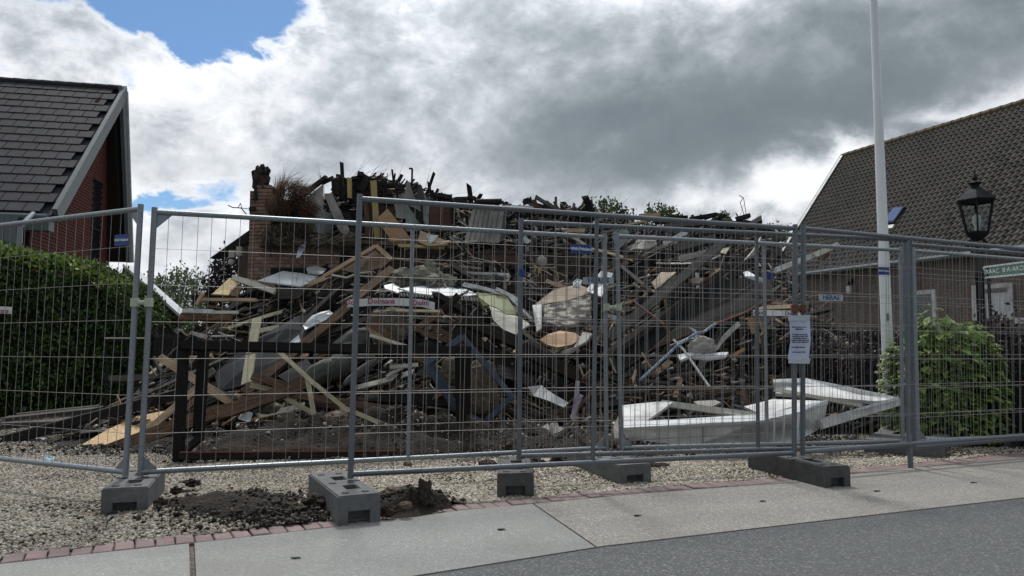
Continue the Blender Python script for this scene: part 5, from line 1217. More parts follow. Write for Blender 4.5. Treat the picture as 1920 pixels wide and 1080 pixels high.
pl('pale_plank', 'brownish plank sloping up right between the two dark uprights', 'plank', 330, 745, 406, 692, 14, 'grey_wood', d=(8.7, 8.9), th=.04)
pl('pale_plank', 'pale plank sloping up right behind the left dark upright', 'plank', 272, 812, 372, 726, 14, 'pale_pine', d=(8.3, 8.7), th=.03)
pl('pale_plank', 'second pale plank below the one behind the left dark upright', 'plank', 290, 826, 375, 742, 10, 'brown_wood', d=(8.2, 8.6), th=.05)
pl('brown_beam', 'very long brown beam running from the gravel up to the middle of the heap', 'beam', 165, 862, 420, 768, 26, 'brown_wood', d=(8.0, 8.25), th=.06, bend=.02)
pl('brown_beam', 'dark brown beam continuing right to the middle of the heap', 'beam', 400, 778, 575, 716, 25, 'brown_wood', d=(8.2, 8.6), th=.06, bend=.02)
sh('osb_board', 'pale chipboard sheet lying on the gravel at the left foot of the rubble', 'board', [(146, 838, 8.35), (200, 806, 8.75), (258, 780, 9.2), (320, 768, 9.5), (286, 800, 8.95), (180, 846, 8.25)], 'osb', .022)
pl('batten', 'thin grey batten resting on the chipboard sheet', 'batten', 176, 862, 206, 845, 4, 'grey_wood', d=(7.95, 8.1))
for q in ((470, 704, 545, 726, 14, 'brown_wood'), (468, 722, 512, 732, 9, 'cream_wood'), (486, 706, 568, 738, 10, 'pale_pine'), (540, 738, 745, 770, 13, 'brown_wood'), (528, 742, 592, 778, 9, 'cream_wood'), (555, 740, 640, 766, 8, 'red_brown_board'),
          (440, 760, 480, 738, 9, 'pale_pine'), (410, 735, 455, 748, 8, 'grey_wood'), (455, 752, 492, 736, 12, 'dark_wood'), (440, 738, 470, 755, 6, 'pale_pine')):
    pl('broken_plank', 'broken plank in the tangle between the dark uprights and the thick post', 'plank', *q[:5], q[5], d=(8.55+random.uniform(-.1, .2), 8.6+random.uniform(-.1, .2)), th=.03, group='broken planks of the tangle')
pl('cream_plank', 'greenish cream plank sloping down right, upper piece, left of the thick post', 'plank', 523, 659, 592, 722, 8, 'cream_wood', d=(8.5, 8.2), th=.03)
pl('cream_plank', 'greenish cream plank sloping down right across the thick post, lower piece', 'plank', 588, 718, 655, 772, 8, 'cream_wood', d=(8.2, 8.1), th=.03)
pl('cream_plank', 'greenish cream plank end lying flatter right of the thick post', 'plank', 652, 768, 733, 802, 8, 'cream_wood', d=(8.1, 8.1), th=.03)
pl('cream_plank', 'greenish cream prop standing upright left of the thick post', 'plank', 576, 708, 592, 797, 8, 'cream_wood', d=(8.3, 8.1), th=.03)
# cushions
FM = empty('folded_mattress', at(625, 700, 9.5), 'grey green folded mattress slumped in the rubble behind the thick post', 'mattress')
for k, (x, y, a, b, r) in enumerate(((600, 700, 40, 20, 35), (632, 688, 40, 22, 35), (655, 665, 38, 24, 30), (668, 640, 34, 22, 25), (575, 712, 30, 18, 38))):
    lump('fold', None, None, x, y, a, b, 'grey_fabric', d=9.4+k*.08, rough=.12, rot=-r, deep=.6, parent=FM)
lump('bolster', 'long grey bolster in front of the folded mattress', 'bolster', 675, 698, 38, 9, 'grey_fabric', d=9.0, rough=.1, rot=-38, deep=.25)
sh('mattress_cover', 'flat grey green cover spread above the folded mattress', 'cover', [(612, 652, 9.6), (668, 608, 9.9), (700, 640, 9.6), (704, 668, 9.4), (650, 672, 9.4)], 'grey_fabric', .04, warp=.05)
lump('stone_block', 'large grey brown block below the barrier tape', 'block', 728, 612, 40, 36, 'clay_lump', d=9.6, rough=.25, box=.5, deep=.5)
pl('slatted_board', 'brown slatted board left of the grey brown block', 'board', 690, 605, 740, 650, 26, 'brown_wood', d=9.35)
for k in range(9): pl('slat', 'thin slat on the brown slatted board', 'slat', 688+k*5, 612+k*3, 696+k*5, 626+k*3, 2, 'pale_pine', d=9.25, group='slats of the brown board')
pl('white_batten', 'whitish batten sloping down right from the slatted board', 'batten', 692, 628, 770, 652, 6, 'cream_board', d=9.1)
pl('white_batten', 'cream batten lying level below the barrier tape', 'batten', 742, 582, 826, 584, 5, 'cream_wood', d=9.2)
pl('white_batten', 'short white batten in the dark hollow', 'batten', 730, 689, 786, 684, 7, 'cream_board', d=9.4)
pl('brown_beam', 'brown beam rising right from below the tape', 'beam', 786, 614, 832, 582, 12, 'brown_wood', d=9.4, th=.06)
pl('brown_beam', 'dark brown beam end pointing up right over the tape end', 'beam', 820, 590, 862, 552, 11, 'dark_wood', d=9.5, th=.07)
pl('brown_beam', 'reddish brown beam end left of the blue frame', 'beam', 758, 655, 808, 684, 14, 'brown_wood', d=9.0, th=.06)
for q in ((775, 615, 840, 640, 10), (790, 625, 890, 655, 8), (808, 612, 850, 632, 9)): pl('brown_board', 'brown board lying above the blue frame', 'board', *q, 'brown_wood', d=9.5+random.uniform(-.1, .1), group='brown boards above the blue frame')
sh('purple_sheet', 'pale lilac sheet on the soil behind the centre tube', 'sheet', [(700, 780, 8.6), (775, 780, 8.8), (760, 790, 8.5), (735, 795, 8.4), (705, 788, 8.4)], 'lilac_cloth', .02)
# dark garden frame
GF = empty('timber_framework', at(600, 860, 7.9), 'dark brown timber frame with uprights and rails standing before the rubble', 'frame')
pl('upright', None, None, 345, 643, 334, 872, 16, 'black_board', d=(7.55, 7.35), parent=GF, th=.09, jag=0)
pl('upright', None, None, 382, 652, 372, 818, 17, 'black_board', d=(7.75, 7.6), parent=GF, th=.09, jag=0)
pl('upright', None, None, 862, 655, 866, 852, 18, 'black_board', d=(8.1, 8.1), parent=GF, th=.09, jag=.2)
pl('upright', None, None, 876, 660, 874, 840, 13, 'dark_wood', d=(8.3, 8.3), parent=GF, th=.09, jag=.2)
pl('top_rail', None, None, 340, 648, 885, 659, 16, 'black_board', d=(7.5, 8.1), parent=GF, th=.08, jag=0)
pl('bottom_rail', None, None, 336, 855, 745, 852, 13, 'dark_wood', d=(7.3, 7.55), parent=GF, th=.07, jag=0)
pl('bottom_rail_edge', None, None, 338, 848, 745, 845, 2.5, 'rust', d=(7.26, 7.5), parent=GF, th=.03, jag=0)
pl('brace', None, None, 342, 850, 378, 818, 12, 'black_board', d=(7.4, 7.6), parent=GF, th=.05, jag=0)
# blue window frame on its corner
BF = empty('blue_casement', at(880, 710, 8.4), 'dark blue window frame standing on its corner in the middle of the rubble', 'window frame')
for q in ((866, 630, 962, 746, 10), (960, 744, 912, 790, 10), (800, 682, 856, 768, 13), (797, 684, 868, 632, 12), (808, 672, 858, 760, 5)): pl('frame_bar', None, None, *q, 'blue_paint', d=8.55, parent=BF, th=.06, jag=0)
pl('frame_bar', None, None, 856, 768, 905, 792, 9, 'blue_paint', d=8.45, parent=BF, th=.05, jag=0)
lump('clay_block', 'large tan clay block behind the blue window frame', 'block', 905, 728, 30, 56, 'clay_lump', d=8.85, rough=.22, box=.4, deep=.7)
lump('clay_block', 'tan clay block seen through the left of the blue frame', 'block', 850, 705, 26, 34, 'clay_lump', d=8.95, rough=.25, deep=.7)
lump('clay_block', 'brown clay slab at the foot of the blue frame', 'block', 808, 802, 52, 20, 'clay_lump', d=8.3, rough=.3, deep=.6)
lump('clay_block', 'round brown clay lump left of the thick post', 'block', 634, 788, 24, 16, 'clay_lump', d=8.35, rough=.25)
lump('clay_block', 'brown clay lump right of the cream prop', 'block', 540, 792, 24, 20, 'clay_lump', d=8.5, rough=.25)
lump('clay_block', 'mossy mound between the dark uprights and the cream prop', 'block', 500, 762, 26, 12, 'wool', d=8.7, rough=.3)
lump('clay_block', 'flat tan clod lying by the front concrete foot', 'clod', 748, 928, 34, 15, 'clay_lump', d=5.35, rough=.3, box=.4, deep=.6)
lump('peat_clod', 'sharp black clod right of the front concrete foot', 'clod', 796, 930, 15, 24, 'peat', d=5.2, rough=.6, deep=.7)
lump('clay_block', 'small pale stone before the flat tan clod', 'stone', 760, 948, 12, 7, 'clay_lump', d=4.98, rough=.3)
lump('peat_clod', 'black clod at the kerb right of the front concrete foot', 'clod', 726, 958, 14, 12, 'peat', d=4.95, rough=.5)
for q in ((415, 940, 30, 12, 5.3), (455, 950, 28, 13, 5.15), (300, 948, 12, 11, 5.1), (360, 905, 12, 6, 5.9), (550, 955, 22, 11, 5.0), (520, 940, 20, 10, 5.2), (330, 920, 9, 6, 5.6), (590, 940, 20, 12, 5.1), (480, 925, 16, 8, 5.45), (330, 960, 12, 8, 5.0)):
    lump('peat_clod', 'dark peat clod on the gravel between the two front feet', 'clod', *q[:4], 'peat', d=q[4], rough=.7, deep=.8, group='peat clods between the two front feet')
lump('clay_block', 'yellowish stone lying right of the thick post behind its rail', 'stone', 765, 872, 9, 7, 'clay_lump', d=7.1, rough=.2)
lump('clay_block', 'brown clod left of the foot in the centre', 'clod', 915, 872, 17, 10, 'peat', d=6.9, rough=.3)
for q in ((1000, 868, 20, 10, 7.1), (1050, 862, 18, 9, 7.2), (1085, 868, 14, 7, 7.0), (985, 880, 14, 8, 6.7), (1005, 818, 22, 12, 8.2), (960, 838, 20, 12, 7.8), (900, 845, 22, 12, 7.7)):
    lump('peat_clod', 'dark clod on the gravel around the centre foot', 'clod', *q[:4], 'peat', d=q[4], rough=.5, deep=.8, group='dark clods around the centre foot')
# ------------------------------------------------------------------ middle
lump('wool_heap', 'greenish grey heap of insulation wool above the white sheets', 'insulation', 790, 522, 48, 22, 'wool', d=11.2, rough=.6, deep=.6)
lump('wool_heap', 'second lower lump of insulation wool at its right', 'insulation', 835, 530, 24, 13, 'wool', d=11.1, rough=.5, deep=.6)
lump('wool_heap', 'pointed lump of insulation wool standing over the heap', 'insulation', 806, 503, 9, 14, 'wool', d=11.25, rough=.6)
sh('white_sheet', 'long white sheet above the barrier tape', 'sheet', [(745, 540, 10.6), (830, 533, 11.1), (862, 537, 11.2), (896, 552, 10.7), (820, 556, 10.4), (770, 548, 10.5)], 'white_sheet', .02, rag=.01)
sh('white_sheet', 'short white sheet left of the long one', 'sheet', [(720, 535, 10.9), (738, 531, 11.0), (757, 545, 10.7), (745, 549, 10.6), (722, 541, 10.8)], 'white_sheet', .02, rag=.01)
cs = empty('corrugated_sheet', at(820, 556, 10.4), 'corrugated sheet edge below the white sheets', 'sheet')
for k in range(26):
    if 11 < k < 15: continue
    x = 752+k*5.7; pl('rib', None, None, x, 549+.35*k, x+1.5, 556+.35*k, 3.2, 'cream_board', d=10.35, parent=cs, jag=0, seg=1)
pl('charred_slab', 'black slab beneath the corrugated sheet edge', 'slab', 745, 560, 850, 566, 10, 'charred_wood', d=10.3)
wl = empty('white_lintel', at(905, 515, 11.8), 'white shutter box with a leg hanging at the sooty wall', 'window')
sh('box', None, None, [(850, 508, 11.8), (955, 512, 11.8), (953, 525, 11.8), (940, 526, 11.8), (938, 519, 11.8), (852, 516, 11.8)], 'white_paint', .05, parent=wl)
pl('slat', None, None, 848, 514, 950, 518, 2, 'grey_wood', d=11.75, parent=wl); pl('leg', None, None, 947, 524, 947, 545, 6, 'pale_pine', d=11.8, parent=wl)
pl('leg', None, None, 955, 514, 950, 528, 6, 'white_paint', d=11.78, parent=wl)
pl('white_trim', 'bent white trim sloping down right over the green board', 'trim', 868, 533, 955, 556, 7, 'white_paint', d=(10.9, 10.6), th=.04, bend=.02)
pl('white_trim', 'white trim piece right of the green board reaching the fence post', 'trim', 930, 542, 976, 566, 7, 'white_paint', d=(10.6, 10.4), th=.04, bend=.02)
pl('white_trim', 'curved white trim behind the post in the centre foot', 'trim', 955, 556, 996, 598, 5, 'white_paint', d=(10.5, 10.2), th=.03, bend=.05)
sh('green_board', 'olive green board with torn edge in the middle of the rubble', 'board', [(893, 548, 10.6), (952, 556, 10.5), (968, 590, 10.2), (948, 588, 10.2), (930, 576, 10.3), (918, 572, 10.35), (905, 574, 10.4)], 'green_paint', .03, rag=.006)
sh('cream_board', 'large cream board hanging below the olive green one', 'board', [(917, 573, 10.3), (930, 578, 10.25), (950, 590, 10.15), (968, 592, 10.15), (994, 608, 10.0), (961, 632, 9.85), (925, 600, 10.1)], 'cream_board', .03, rag=.008)
sh('tan_plaster_slab', 'tan plaster slab at the top of the scorched wall piece', 'slab', [(1003, 570, 10.7), (1040, 541, 11.0), (1085, 532, 11.1), (1112, 546, 10.9), (1060, 566, 10.7)], 'tan_plaster', .05, rag=.012)
sh('scorched_slab', 'scorched mottled wall piece right of the centre', 'wall piece', [(1018, 572, 10.6), (1062, 563, 10.6), (1108, 548, 10.6), (1108, 601, 10.2), (1050, 613, 10.15), (1018, 602, 10.25)], 'scorched_plaster', .12, rag=.015)
sh('grey_offcut', 'grey blue offcut left of the scorched wall piece', 'offcut', [(998, 572, 10.5), (1016, 570, 10.5), (1015, 615, 10.1), (1006, 622, 10.1)], 'white_paint', .03)
sh('white_board', 'white pointed panel behind the middle posts', 'panel', [(1098, 545, 10.4), (1127, 508, 10.6), (1150, 512, 10.6), (1128, 556, 10.2)], 'white_sheet', .02, rag=.005)
sh('white_board', 'small bluish white crumpled sheet left of the maker plate', 'sheet', [(1075, 527, 10.6), (1082, 522, 10.6), (1092, 525, 10.6), (1087, 539, 10.5), (1074, 537, 10.5)], 'white_sheet', .02, warp=.03)
sh('curved_seat', 'orange brown curved plywood lying below the scorched wall piece', 'board', [(1012, 637, 9.75), (1026, 627, 9.85), (1050, 620, 9.95), (1078, 624, 9.9), (1092, 634, 9.8), (1072, 646, 9.7), (1045, 651, 9.65), (1025, 646, 9.7)], 'orange_ply', .04)
sh('plaster_slab', 'grey plaster slab sloping under the curved plywood', 'slab', [(1060, 664, 9.5), (1100, 640, 9.6), (1110, 625, 9.8), (1092, 622, 9.9), (1075, 652, 9.6), (1052, 660, 9.5)], 'plaster', .03, rag=.01)
pl('grey_board', 'grey bent board left below the curved plywood', 'board', 985, 640, 1040, 672, 10, 'grey_wood', d=9.7, bend=.03)
for q in ((862, 597, 975, 645, 22), (970, 650, 1095, 712, 24), (880, 640, 960, 668, 10)): pl('dark_beam', 'dark heavy beam sloping down right from the middle of the rubble', 'beam', *q, 'dark_wood', d=9.45, th=.12, group='dark beams sloping down right')
sh('blue_grey_plastic', 'torn blue grey plastic sheet low behind the centre post', 'sheet', [(990, 725, 8.9), (1015, 722, 8.95), (1040, 740, 8.8), (1066, 755, 8.7), (1058, 764, 8.6), (1030, 752, 8.7), (1000, 742, 8.8)], 'grey_trim', .02, rag=.008)
sh('lilac_cloth', 'lilac and white rag hanging left of the middle posts', 'cloth', [(1080, 714, 8.2), (1087, 715, 8.2), (1086, 738, 8.2), (1094, 742, 8.2), (1084, 762, 8.2), (1076, 788, 8.2), (1070, 785, 8.2), (1077, 745, 8.2)], 'lilac_cloth', .03, rag=.01, warp=.03)
for q in ((1086, 683, 1094, 706), (1143, 671, 1155, 700), (1203, 660, 1221, 690)): pl('splinter', 'short pale splinter standing in the dark hollow right of centre', 'stick', *q, 3, 'pale_pine', d=8.7, group='pale splinters in the dark hollow')
for q in ((930, 745, 1065, 790, 3), (955, 765, 1030, 800, 2.5), (1090, 776, 1150, 784, 3), (1062, 766, 1100, 752, 3)): pl('thin_batten', 'thin pale batten low on the soil right of the centre post', 'batten', *q, 'grey_wood', d=8.4, group='thin battens on the soil right of centre')
sh('pale_wool', 'pale crumbled plaster on the gravel left of the middle posts', 'scrap', [(1015, 800, 8.3), (1045, 792, 8.6), (1060, 802, 8.3), (1040, 812, 8.1)], 'plaster', .06, rag=.03, warp=.06)
# ------------------------------------------------------------------ right part
pl('grey_beam', 'long grey brown beam sloping up right across the right of the heap', 'beam', 1135, 640, 1352, 458, 17, 'grey_wood', d=(9.9, 11.9), th=.10, bend=.02)
pl('grey_beam', 'dark beam under the long grey brown beam, nearly parallel', 'beam', 1150, 668, 1395, 480, 9, 'dark_wood', d=(9.8, 11.6), th=.08)
pl('brown_edge_beam', 'thin reddish beam edging the large black roof panel', 'beam', 1225, 652, 1452, 560, 5, 'brown_wood', d=(9.9, 10.6), th=.06)
sh('roof_sheet', 'large flat black burnt roof panel sloping on the right of the heap', 'roof panel', [(1120, 668, 9.9), (1230, 590, 10.7), (1330, 530, 11.3), (1442, 512, 11.6), (1452, 558, 10.8), (1230, 650, 9.95), (1160, 700, 9.6)], 'black_board', .06, warp=.03)
pl('grey_roll', 'grey lengthy roll lying up right on the dark crest slope', 'roll', 1262, 468, 1345, 447, 15, 'grey_wood', d=12.3, th=.14)
pl('pale_strip', 'pale blue strip sloping up right near the crest', 'strip', 1243, 458, 1290, 434, 9, 'white_sheet', d=12.6)
pl('grey_roll', 'smaller grey roll below the lengthy one', 'roll', 1272, 487, 1332, 474, 12, 'plaster', d=12.0, th=.1)
sh('tan_slab', 'tan slab with pale rim on the right slope of the heap', 'slab', [(1222, 530, 11.2), (1240, 510, 11.5), (1268, 510, 11.4), (1245, 530, 11.1), (1228, 542, 11.0)], 'tan_plaster', .05, rag=.01)
sh('tan_slab', 'small oval tan patch right of the tan slab', 'slab', [(1293, 524, 11.2), (1305, 519, 11.3), (1321, 522, 11.2), (1312, 531, 11.1), (1298, 531, 11.1)], 'tan_plaster', .04)
sh('grey_rag', 'grey crumpled sheet left of the tan slab', 'sheet', [(1178, 470, 11.9), (1200, 446, 12.2), (1228, 440, 12.2), (1232, 458, 12.0), (1206, 466, 11.9)], 'plaster', .03, rag=.02, warp=.05)
stk('hose', 'grey white twisted hose below the pale blue strip', 'hose', [(1214, 482), (1225, 468), (1240, 467), (1236, 490)], 2.6, 'cream_board')
pl('brown_board', 'short brown board level in the dark right slope', 'board', 1168, 482, 1205, 481, 6, 'brown_wood', d=12)
pl('teal_board', 'pale grey blue board leaning at the two middle posts', 'board', 1150, 455, 1178, 428, 18, 'teal_plaster', d=12.6)
for q in ((1165, 500, 1220, 545, 7), (1305, 507, 1470, 462, 3), (1365, 508, 1430, 488, 4), (1340, 470, 1370, 448, 9), (1180, 560, 1215, 530, 6), (1395, 480, 1440, 470, 5), (1360, 530, 1410, 545, 5), (1375, 500, 1415, 485, 8)):
    pl('grey_board', 'weathered grey board on the dark right slope', 'board', *q, 'grey_wood', off=.3, group='weathered boards on the right slope')
sh('white_shard', 'curved white shard high at the right of the heap', 'shard', [(1394, 510, 11.2), (1402, 508, 11.2), (1420, 518, 11.0), (1434, 522, 11.0), (1431, 529, 11.0), (1412, 524, 11.0), (1396, 518, 11.1)], 'white_sheet', .03)
wb = empty('white_beam', at(1500, 490, 11), 'white beam rising right over the edge of the heap behind the notice', 'beam')
pl('board', None, None, 1452, 508, 1545, 472, 10, 'white_paint', d=(10.8, 11.0), th=.05, parent=wb); pl('board', None, None, 1525, 480, 1573, 458, 10, 'cream_board', d=(10.9, 11.1), th=.05, parent=wb)
pl('brown_splinter', 'brown splintered end under the white beam', 'splinter', 1530, 492, 1560, 472, 8, 'brown_wood', d=11.1, jag=1)
for q in ((1405, 588, 1416, 632, 11), (1416, 600, 1424, 650, 7), (1420, 590, 1432, 628, 4)): pl('splintered_wood', 'orange brown splintered wood hanging left of the notice', 'splinter', *q, 'orange_ply', d=9.9, jag=1.5, group='splintered wood left of the notice')
pl('splintered_wood', 'pale brown splintered branch right of the white cloth', 'splinter', 1372, 668, 1400, 652, 6, 'orange_ply', d=9.6, jag=1.2)
pl('splintered_wood', 'dark brown splinter standing left of the white frames', 'splinter', 1392, 722, 1404, 768, 9, 'brown_wood', d=9.0, jag=1)
sh('white_cloth', 'white cloth spread under the grey stone in the dark right hollow', 'cloth', [(1270, 665, 9.7), (1300, 662, 9.7), (1335, 664, 9.7), (1366, 660, 9.7), (1360, 668, 9.5), (1330, 672, 9.5), (1295, 668, 9.5), (1276, 675, 9.4)], 'white_sheet', .03, warp=.04)
sh('white_cloth', 'small pointed white cloth above the grey stone', 'cloth', [(1290, 612, 9.9), (1305, 618, 9.9), (1312, 640, 9.9), (1300, 648, 9.9), (1304, 625, 9.9)], 'white_sheet', .02)
lump('grey_stone', 'rounded grey stone on the white cloth', 'stone', 1318, 652, 26, 19, 'plaster', d=9.7, rough=.3, deep=.6)
stk('striped_pole', 'red and white striped stick crossing the blue one', 'stick', [(1243, 607, 8.9), (1262, 636, 8.9)], 2.4, 'rust')
stk('striped_pole', 'white striped stick crossing the blue one, lower part of the cross', 'stick', [(1262, 636, 8.9), (1282, 656, 8.85), (1330, 725, 8.7)], 2.2, 'red_white')
stk('rusty_rod', 'thin rusty rod sloping to the top of the striped stick', 'rod', [(1187, 564, 9.4), (1245, 608, 8.95)], 1.8, 'rust')
stk('blue_pole', 'blue and white striped stick rising right, part of the cross', 'stick', [(1200, 713, 8.8), (1270, 648, 8.85), (1307, 624, 8.9), (1320, 622, 8.9), (1342, 607, 8.95)], 2.6, 'blue_white')
stk('rusty_rod', 'thin brown rod continuing from the blue stick up right', 'rod', [(1342, 607, 8.95), (1400, 585, 9.2), (1430, 566, 9.3)], 1.8, 'rust')
pl('brown_plank', 'long brown plank lying level low behind the white frames', 'plank', 1255, 726, 1400, 738, 8, 'brown_wood', d=9.2)
pl('brown_plank', 'dark plank below the long brown plank', 'plank', 1170, 738, 1300, 752, 6, 'dark_wood', d=9.0)
sh('grey_slab', 'pale grey slab lying behind the white frames at the left', 'slab', [(1300, 752, 9.0), (1340, 750, 9.1), (1352, 754, 9.0), (1335, 762, 8.8), (1310, 760, 8.8)], 'plaster', .03)
# white frames
WF = empty('white_casing', at(1350, 800, 8.1), 'long white plastic casing lying open side up behind the fence', 'casing')
sh('side', None, None, [(1164, 800, 7.75), (1300, 797, 7.7), (1430, 788, 7.65), (1500, 772, 7.75), (1552, 750, 8.1), (1548, 780, 8.1), (1535, 805, 8.0), (1495, 828, 7.75), (1440, 840, 7.6), (1300, 838, 7.65), (1175, 822, 7.75)], 'white_paint', .02, parent=WF)
sh('lip', None, None, [(1160, 792, 7.8), (1300, 784, 7.75), (1430, 776, 7.7), (1500, 762, 7.8), (1552, 749, 8.1), (1552, 756, 8.08), (1500, 772, 7.72), (1430, 788, 7.6), (1300, 797, 7.66), (1163, 802, 7.72)], 'white_sheet', .03, parent=WF)
sh('end_panel', None, None, [(1164, 760, 8.3), (1232, 753, 8.4), (1262, 754, 8.4), (1212, 789, 7.9), (1164, 793, 7.8)], 'white_paint', .03, parent=WF)
sh('end_cap', None, None, [(1150, 800, 7.9), (1164, 770, 8.2), (1166, 820, 7.75), (1152, 822, 7.8)], 'plaster', .03, parent=WF)
pl('back_strip', None, None, 1240, 756, 1420, 780, 12, 'cream_board', d=(8.5, 8.0), parent=WF, th=.03, jag=0)
pl('back_strip', None, None, 1300, 763, 1435, 787, 4, 'white_paint', d=(8.4, 7.85), parent=WF, th=.03, jag=0)
for x0, y0, x1, y1 in ((1452, 786, 1450, 832), (1498, 776, 1494, 824), (1470, 782, 1468, 828)): pl('fold', None, None, x0, y0, x1, y1, 3, 'white_sheet', d=7.62, parent=WF, jag=0)
WG = empty('window_surround', at(1560, 760, 8.4), 'twisted white window surround lying right of the casing, pointing right', 'frame')
sh('top_member', None, None, [(1450, 713, 9.2), (1510, 712, 9.2), (1560, 722, 9.0), (1600, 735, 8.8), (1685, 748, 8.4), (1640, 752, 8.35), (1580, 747, 8.5), (1530, 742, 8.7), (1455, 737, 9.0)], 'white_paint', .04, parent=WG)
sh('top_edge', None, None, [(1450, 711, 9.15), (1512, 709, 9.15), (1600, 727, 8.85), (1684, 745, 8.38), (1685, 750, 8.36), (1600, 737, 8.72), (1560, 726, 8.9), (1510, 717, 9.1), (1450, 717, 9.1)], 'white_sheet', .05, parent=WG)
pl('lower_member', None, None, 1686, 752, 1538, 796, 17, 'white_paint', d=(8.35, 7.9), parent=WG, th=.05, jag=0)
pl('lower_edge', None, None, 1684, 748, 1600, 770, 4, 'white_sheet', d=(8.3, 8.05), parent=WG, th=.05, jag=0)
sh('inner_member', None, None, [(1395, 762, 8.8), (1450, 748, 8.9), (1500, 753, 8.6), (1552, 752, 8.2), (1545, 760, 8.1), (1480, 764, 8.4), (1430, 778, 8.3)], 'white_paint', .03, parent=WG)
pl('inner_strip', None, None, 1450, 730, 1620, 762, 7, 'cream_board', d=(8.9, 8.4), parent=WG, th=.03)
for t0, py0, py1 in ((0, 806, 795), (0, 826, 812)):
    pl('groove', None, None, 1172, py0, 1432, py1-6+6, 1.6, 'plaster', d=(7.72, 7.58), parent=WF, jag=0, th=.012)
for x in (1236, 1318, 1392): pl('joint', None, None, x, 800, x, 835, 1.2, 'grey_wood', d=7.62, parent=WF, jag=0, th=.012)
for x, y, w in ((1290, 700, 5), (1182, 735, 6), (1230, 716, 5), (1330, 745, 5), (1110, 735, 6), (1040, 775, 5), (880, 800, 6), (700, 745, 6), (760, 742, 5), (735, 720, 6), (770, 760, 5), (690, 760, 5), (745, 770, 4)):
    a = math.radians(random.uniform(-50, 50)); L = random.uniform(22, 60); pl('hollow_timber', 'brownish timber lying in the dark hollows low in the heap', 'timber', x-L*math.cos(a), y+L*math.sin(a), x+L*math.cos(a), y-L*math.sin(a), w, random.choice(('brown_wood', 'grey_wood', 'dark_wood')), d=8.8+random.uniform(-.1, .3), group='timbers in the dark hollows')
# small things on the yard
def scrap(label, x, y, w, h, matn, name='scrap', cat='litter', z=.02):
    p = gnd(x, y, z); dd = p.y; sh(name, label, cat, [(x-w, y+h*.4, dd-.03), (x-w*.2, y-h, dd+.05), (x+w, y-h*.5, dd+.04), (x+w*.6, y+h, dd-.04)], matn, .012, warp=.015)
scrap('pale lilac paper scrap on the gravel beside the peat clods', 345, 970, 10, 6, 'paper')
scrap('turquoise and white crumpled litter on the gravel at the left rail', 92, 860, 11, 6, 'turq_plastic')
scrap('thin white plastic film on the gravel at the left', 75, 822, 14, 3, 'white_sheet')
scrap('blue plastic scrap on the gravel under the white surround', 1634, 795, 9, 5, 'blue_plastic')
scrap('white plastic scrap beside the blue one', 1662, 795, 9, 5, 'white_sheet')
scrap('orange tan clay crumbs by the hydrangea foot', 1742, 803, 18, 5, 'orange_ply')
scrap('black crumpled foil at the foot of the purple shrub', 1900, 793, 14, 5, 'black_metal')
scrap('small white paper tip on the peat clods', 424, 962, 4, 3, 'white_sheet')
scrap('white crumpled bag hanging at the long brown beam', 460, 780, 14, 12, 'white_sheet', z=.35)
scrap('pinkish plaster scrap left of the second dark upright', 362, 812, 8, 9, 'tan_plaster', z=.12)
for x, y, w in ((940, 993, 8), (1195, 967, 7), (555, 1046, 10), (1430, 940, 6), (1644, 921, 6), (1825, 905, 6)):
    p = gnd(x, y, .004); mb = MB(); rr = w*p.y/F; mb.prism([(-rr, -.003, 0), (-rr*.2, -.012, 0), (rr*.4, -.004, 0), (rr, -.008, 0), (rr*.5, .008, 0), (-rr*.5, .009, 0)], (0, 0, .005))
    o = put(mb.mesh('dry_leaf', 'dark_wood' if x != 555 else 'far_grass'), 'dry_leaf', None, Matrix.Translation(p)); tag(o, 'small green tuft of moss on the pavement slab' if x == 555 else 'small dark leaf lying on the pavement', 'leaf', None if x == 555 else 'dark leaves on the pavement')
# grey boards on the ground at the left
gb = empty('board_stack', gnd(100, 800), 'weathered grey boards stacked on the ground before the hedge', 'boards')
for q in ((8, 786, 195, 766, 11, 9.6), (0, 800, 190, 782, 13, 9.3), (30, 778, 188, 762, 6, 9.9), (2, 795, 150, 790, 6, 9.2)): pl('board', None, None, *q[:5], 'grey_wood', d=q[5], parent=gb, nrm=(0, -.3, 1), th=.05)
scrap('pale lilac bag on the board stack at the left', 40, 765, 13, 5, 'lilac_cloth', z=.12)
tbn = empty('dark_table', gnd(235, 790), 'dark garden table with pale edge in the shade behind the left posts', 'table')
pl('edge', None, None, 196, 634, 275, 634, 2.5, 'cream_board', d=10.9, parent=tbn, jag=0); pl('top', None, None, 196, 639, 275, 639, 5, 'black_board', d=11, parent=tbn, jag=0, th=.5)
for x in (200, 240, 272): pl('leg', None, None, x, 640, x-2, 775, 3, 'black_metal', d=11, parent=tbn, jag=0)
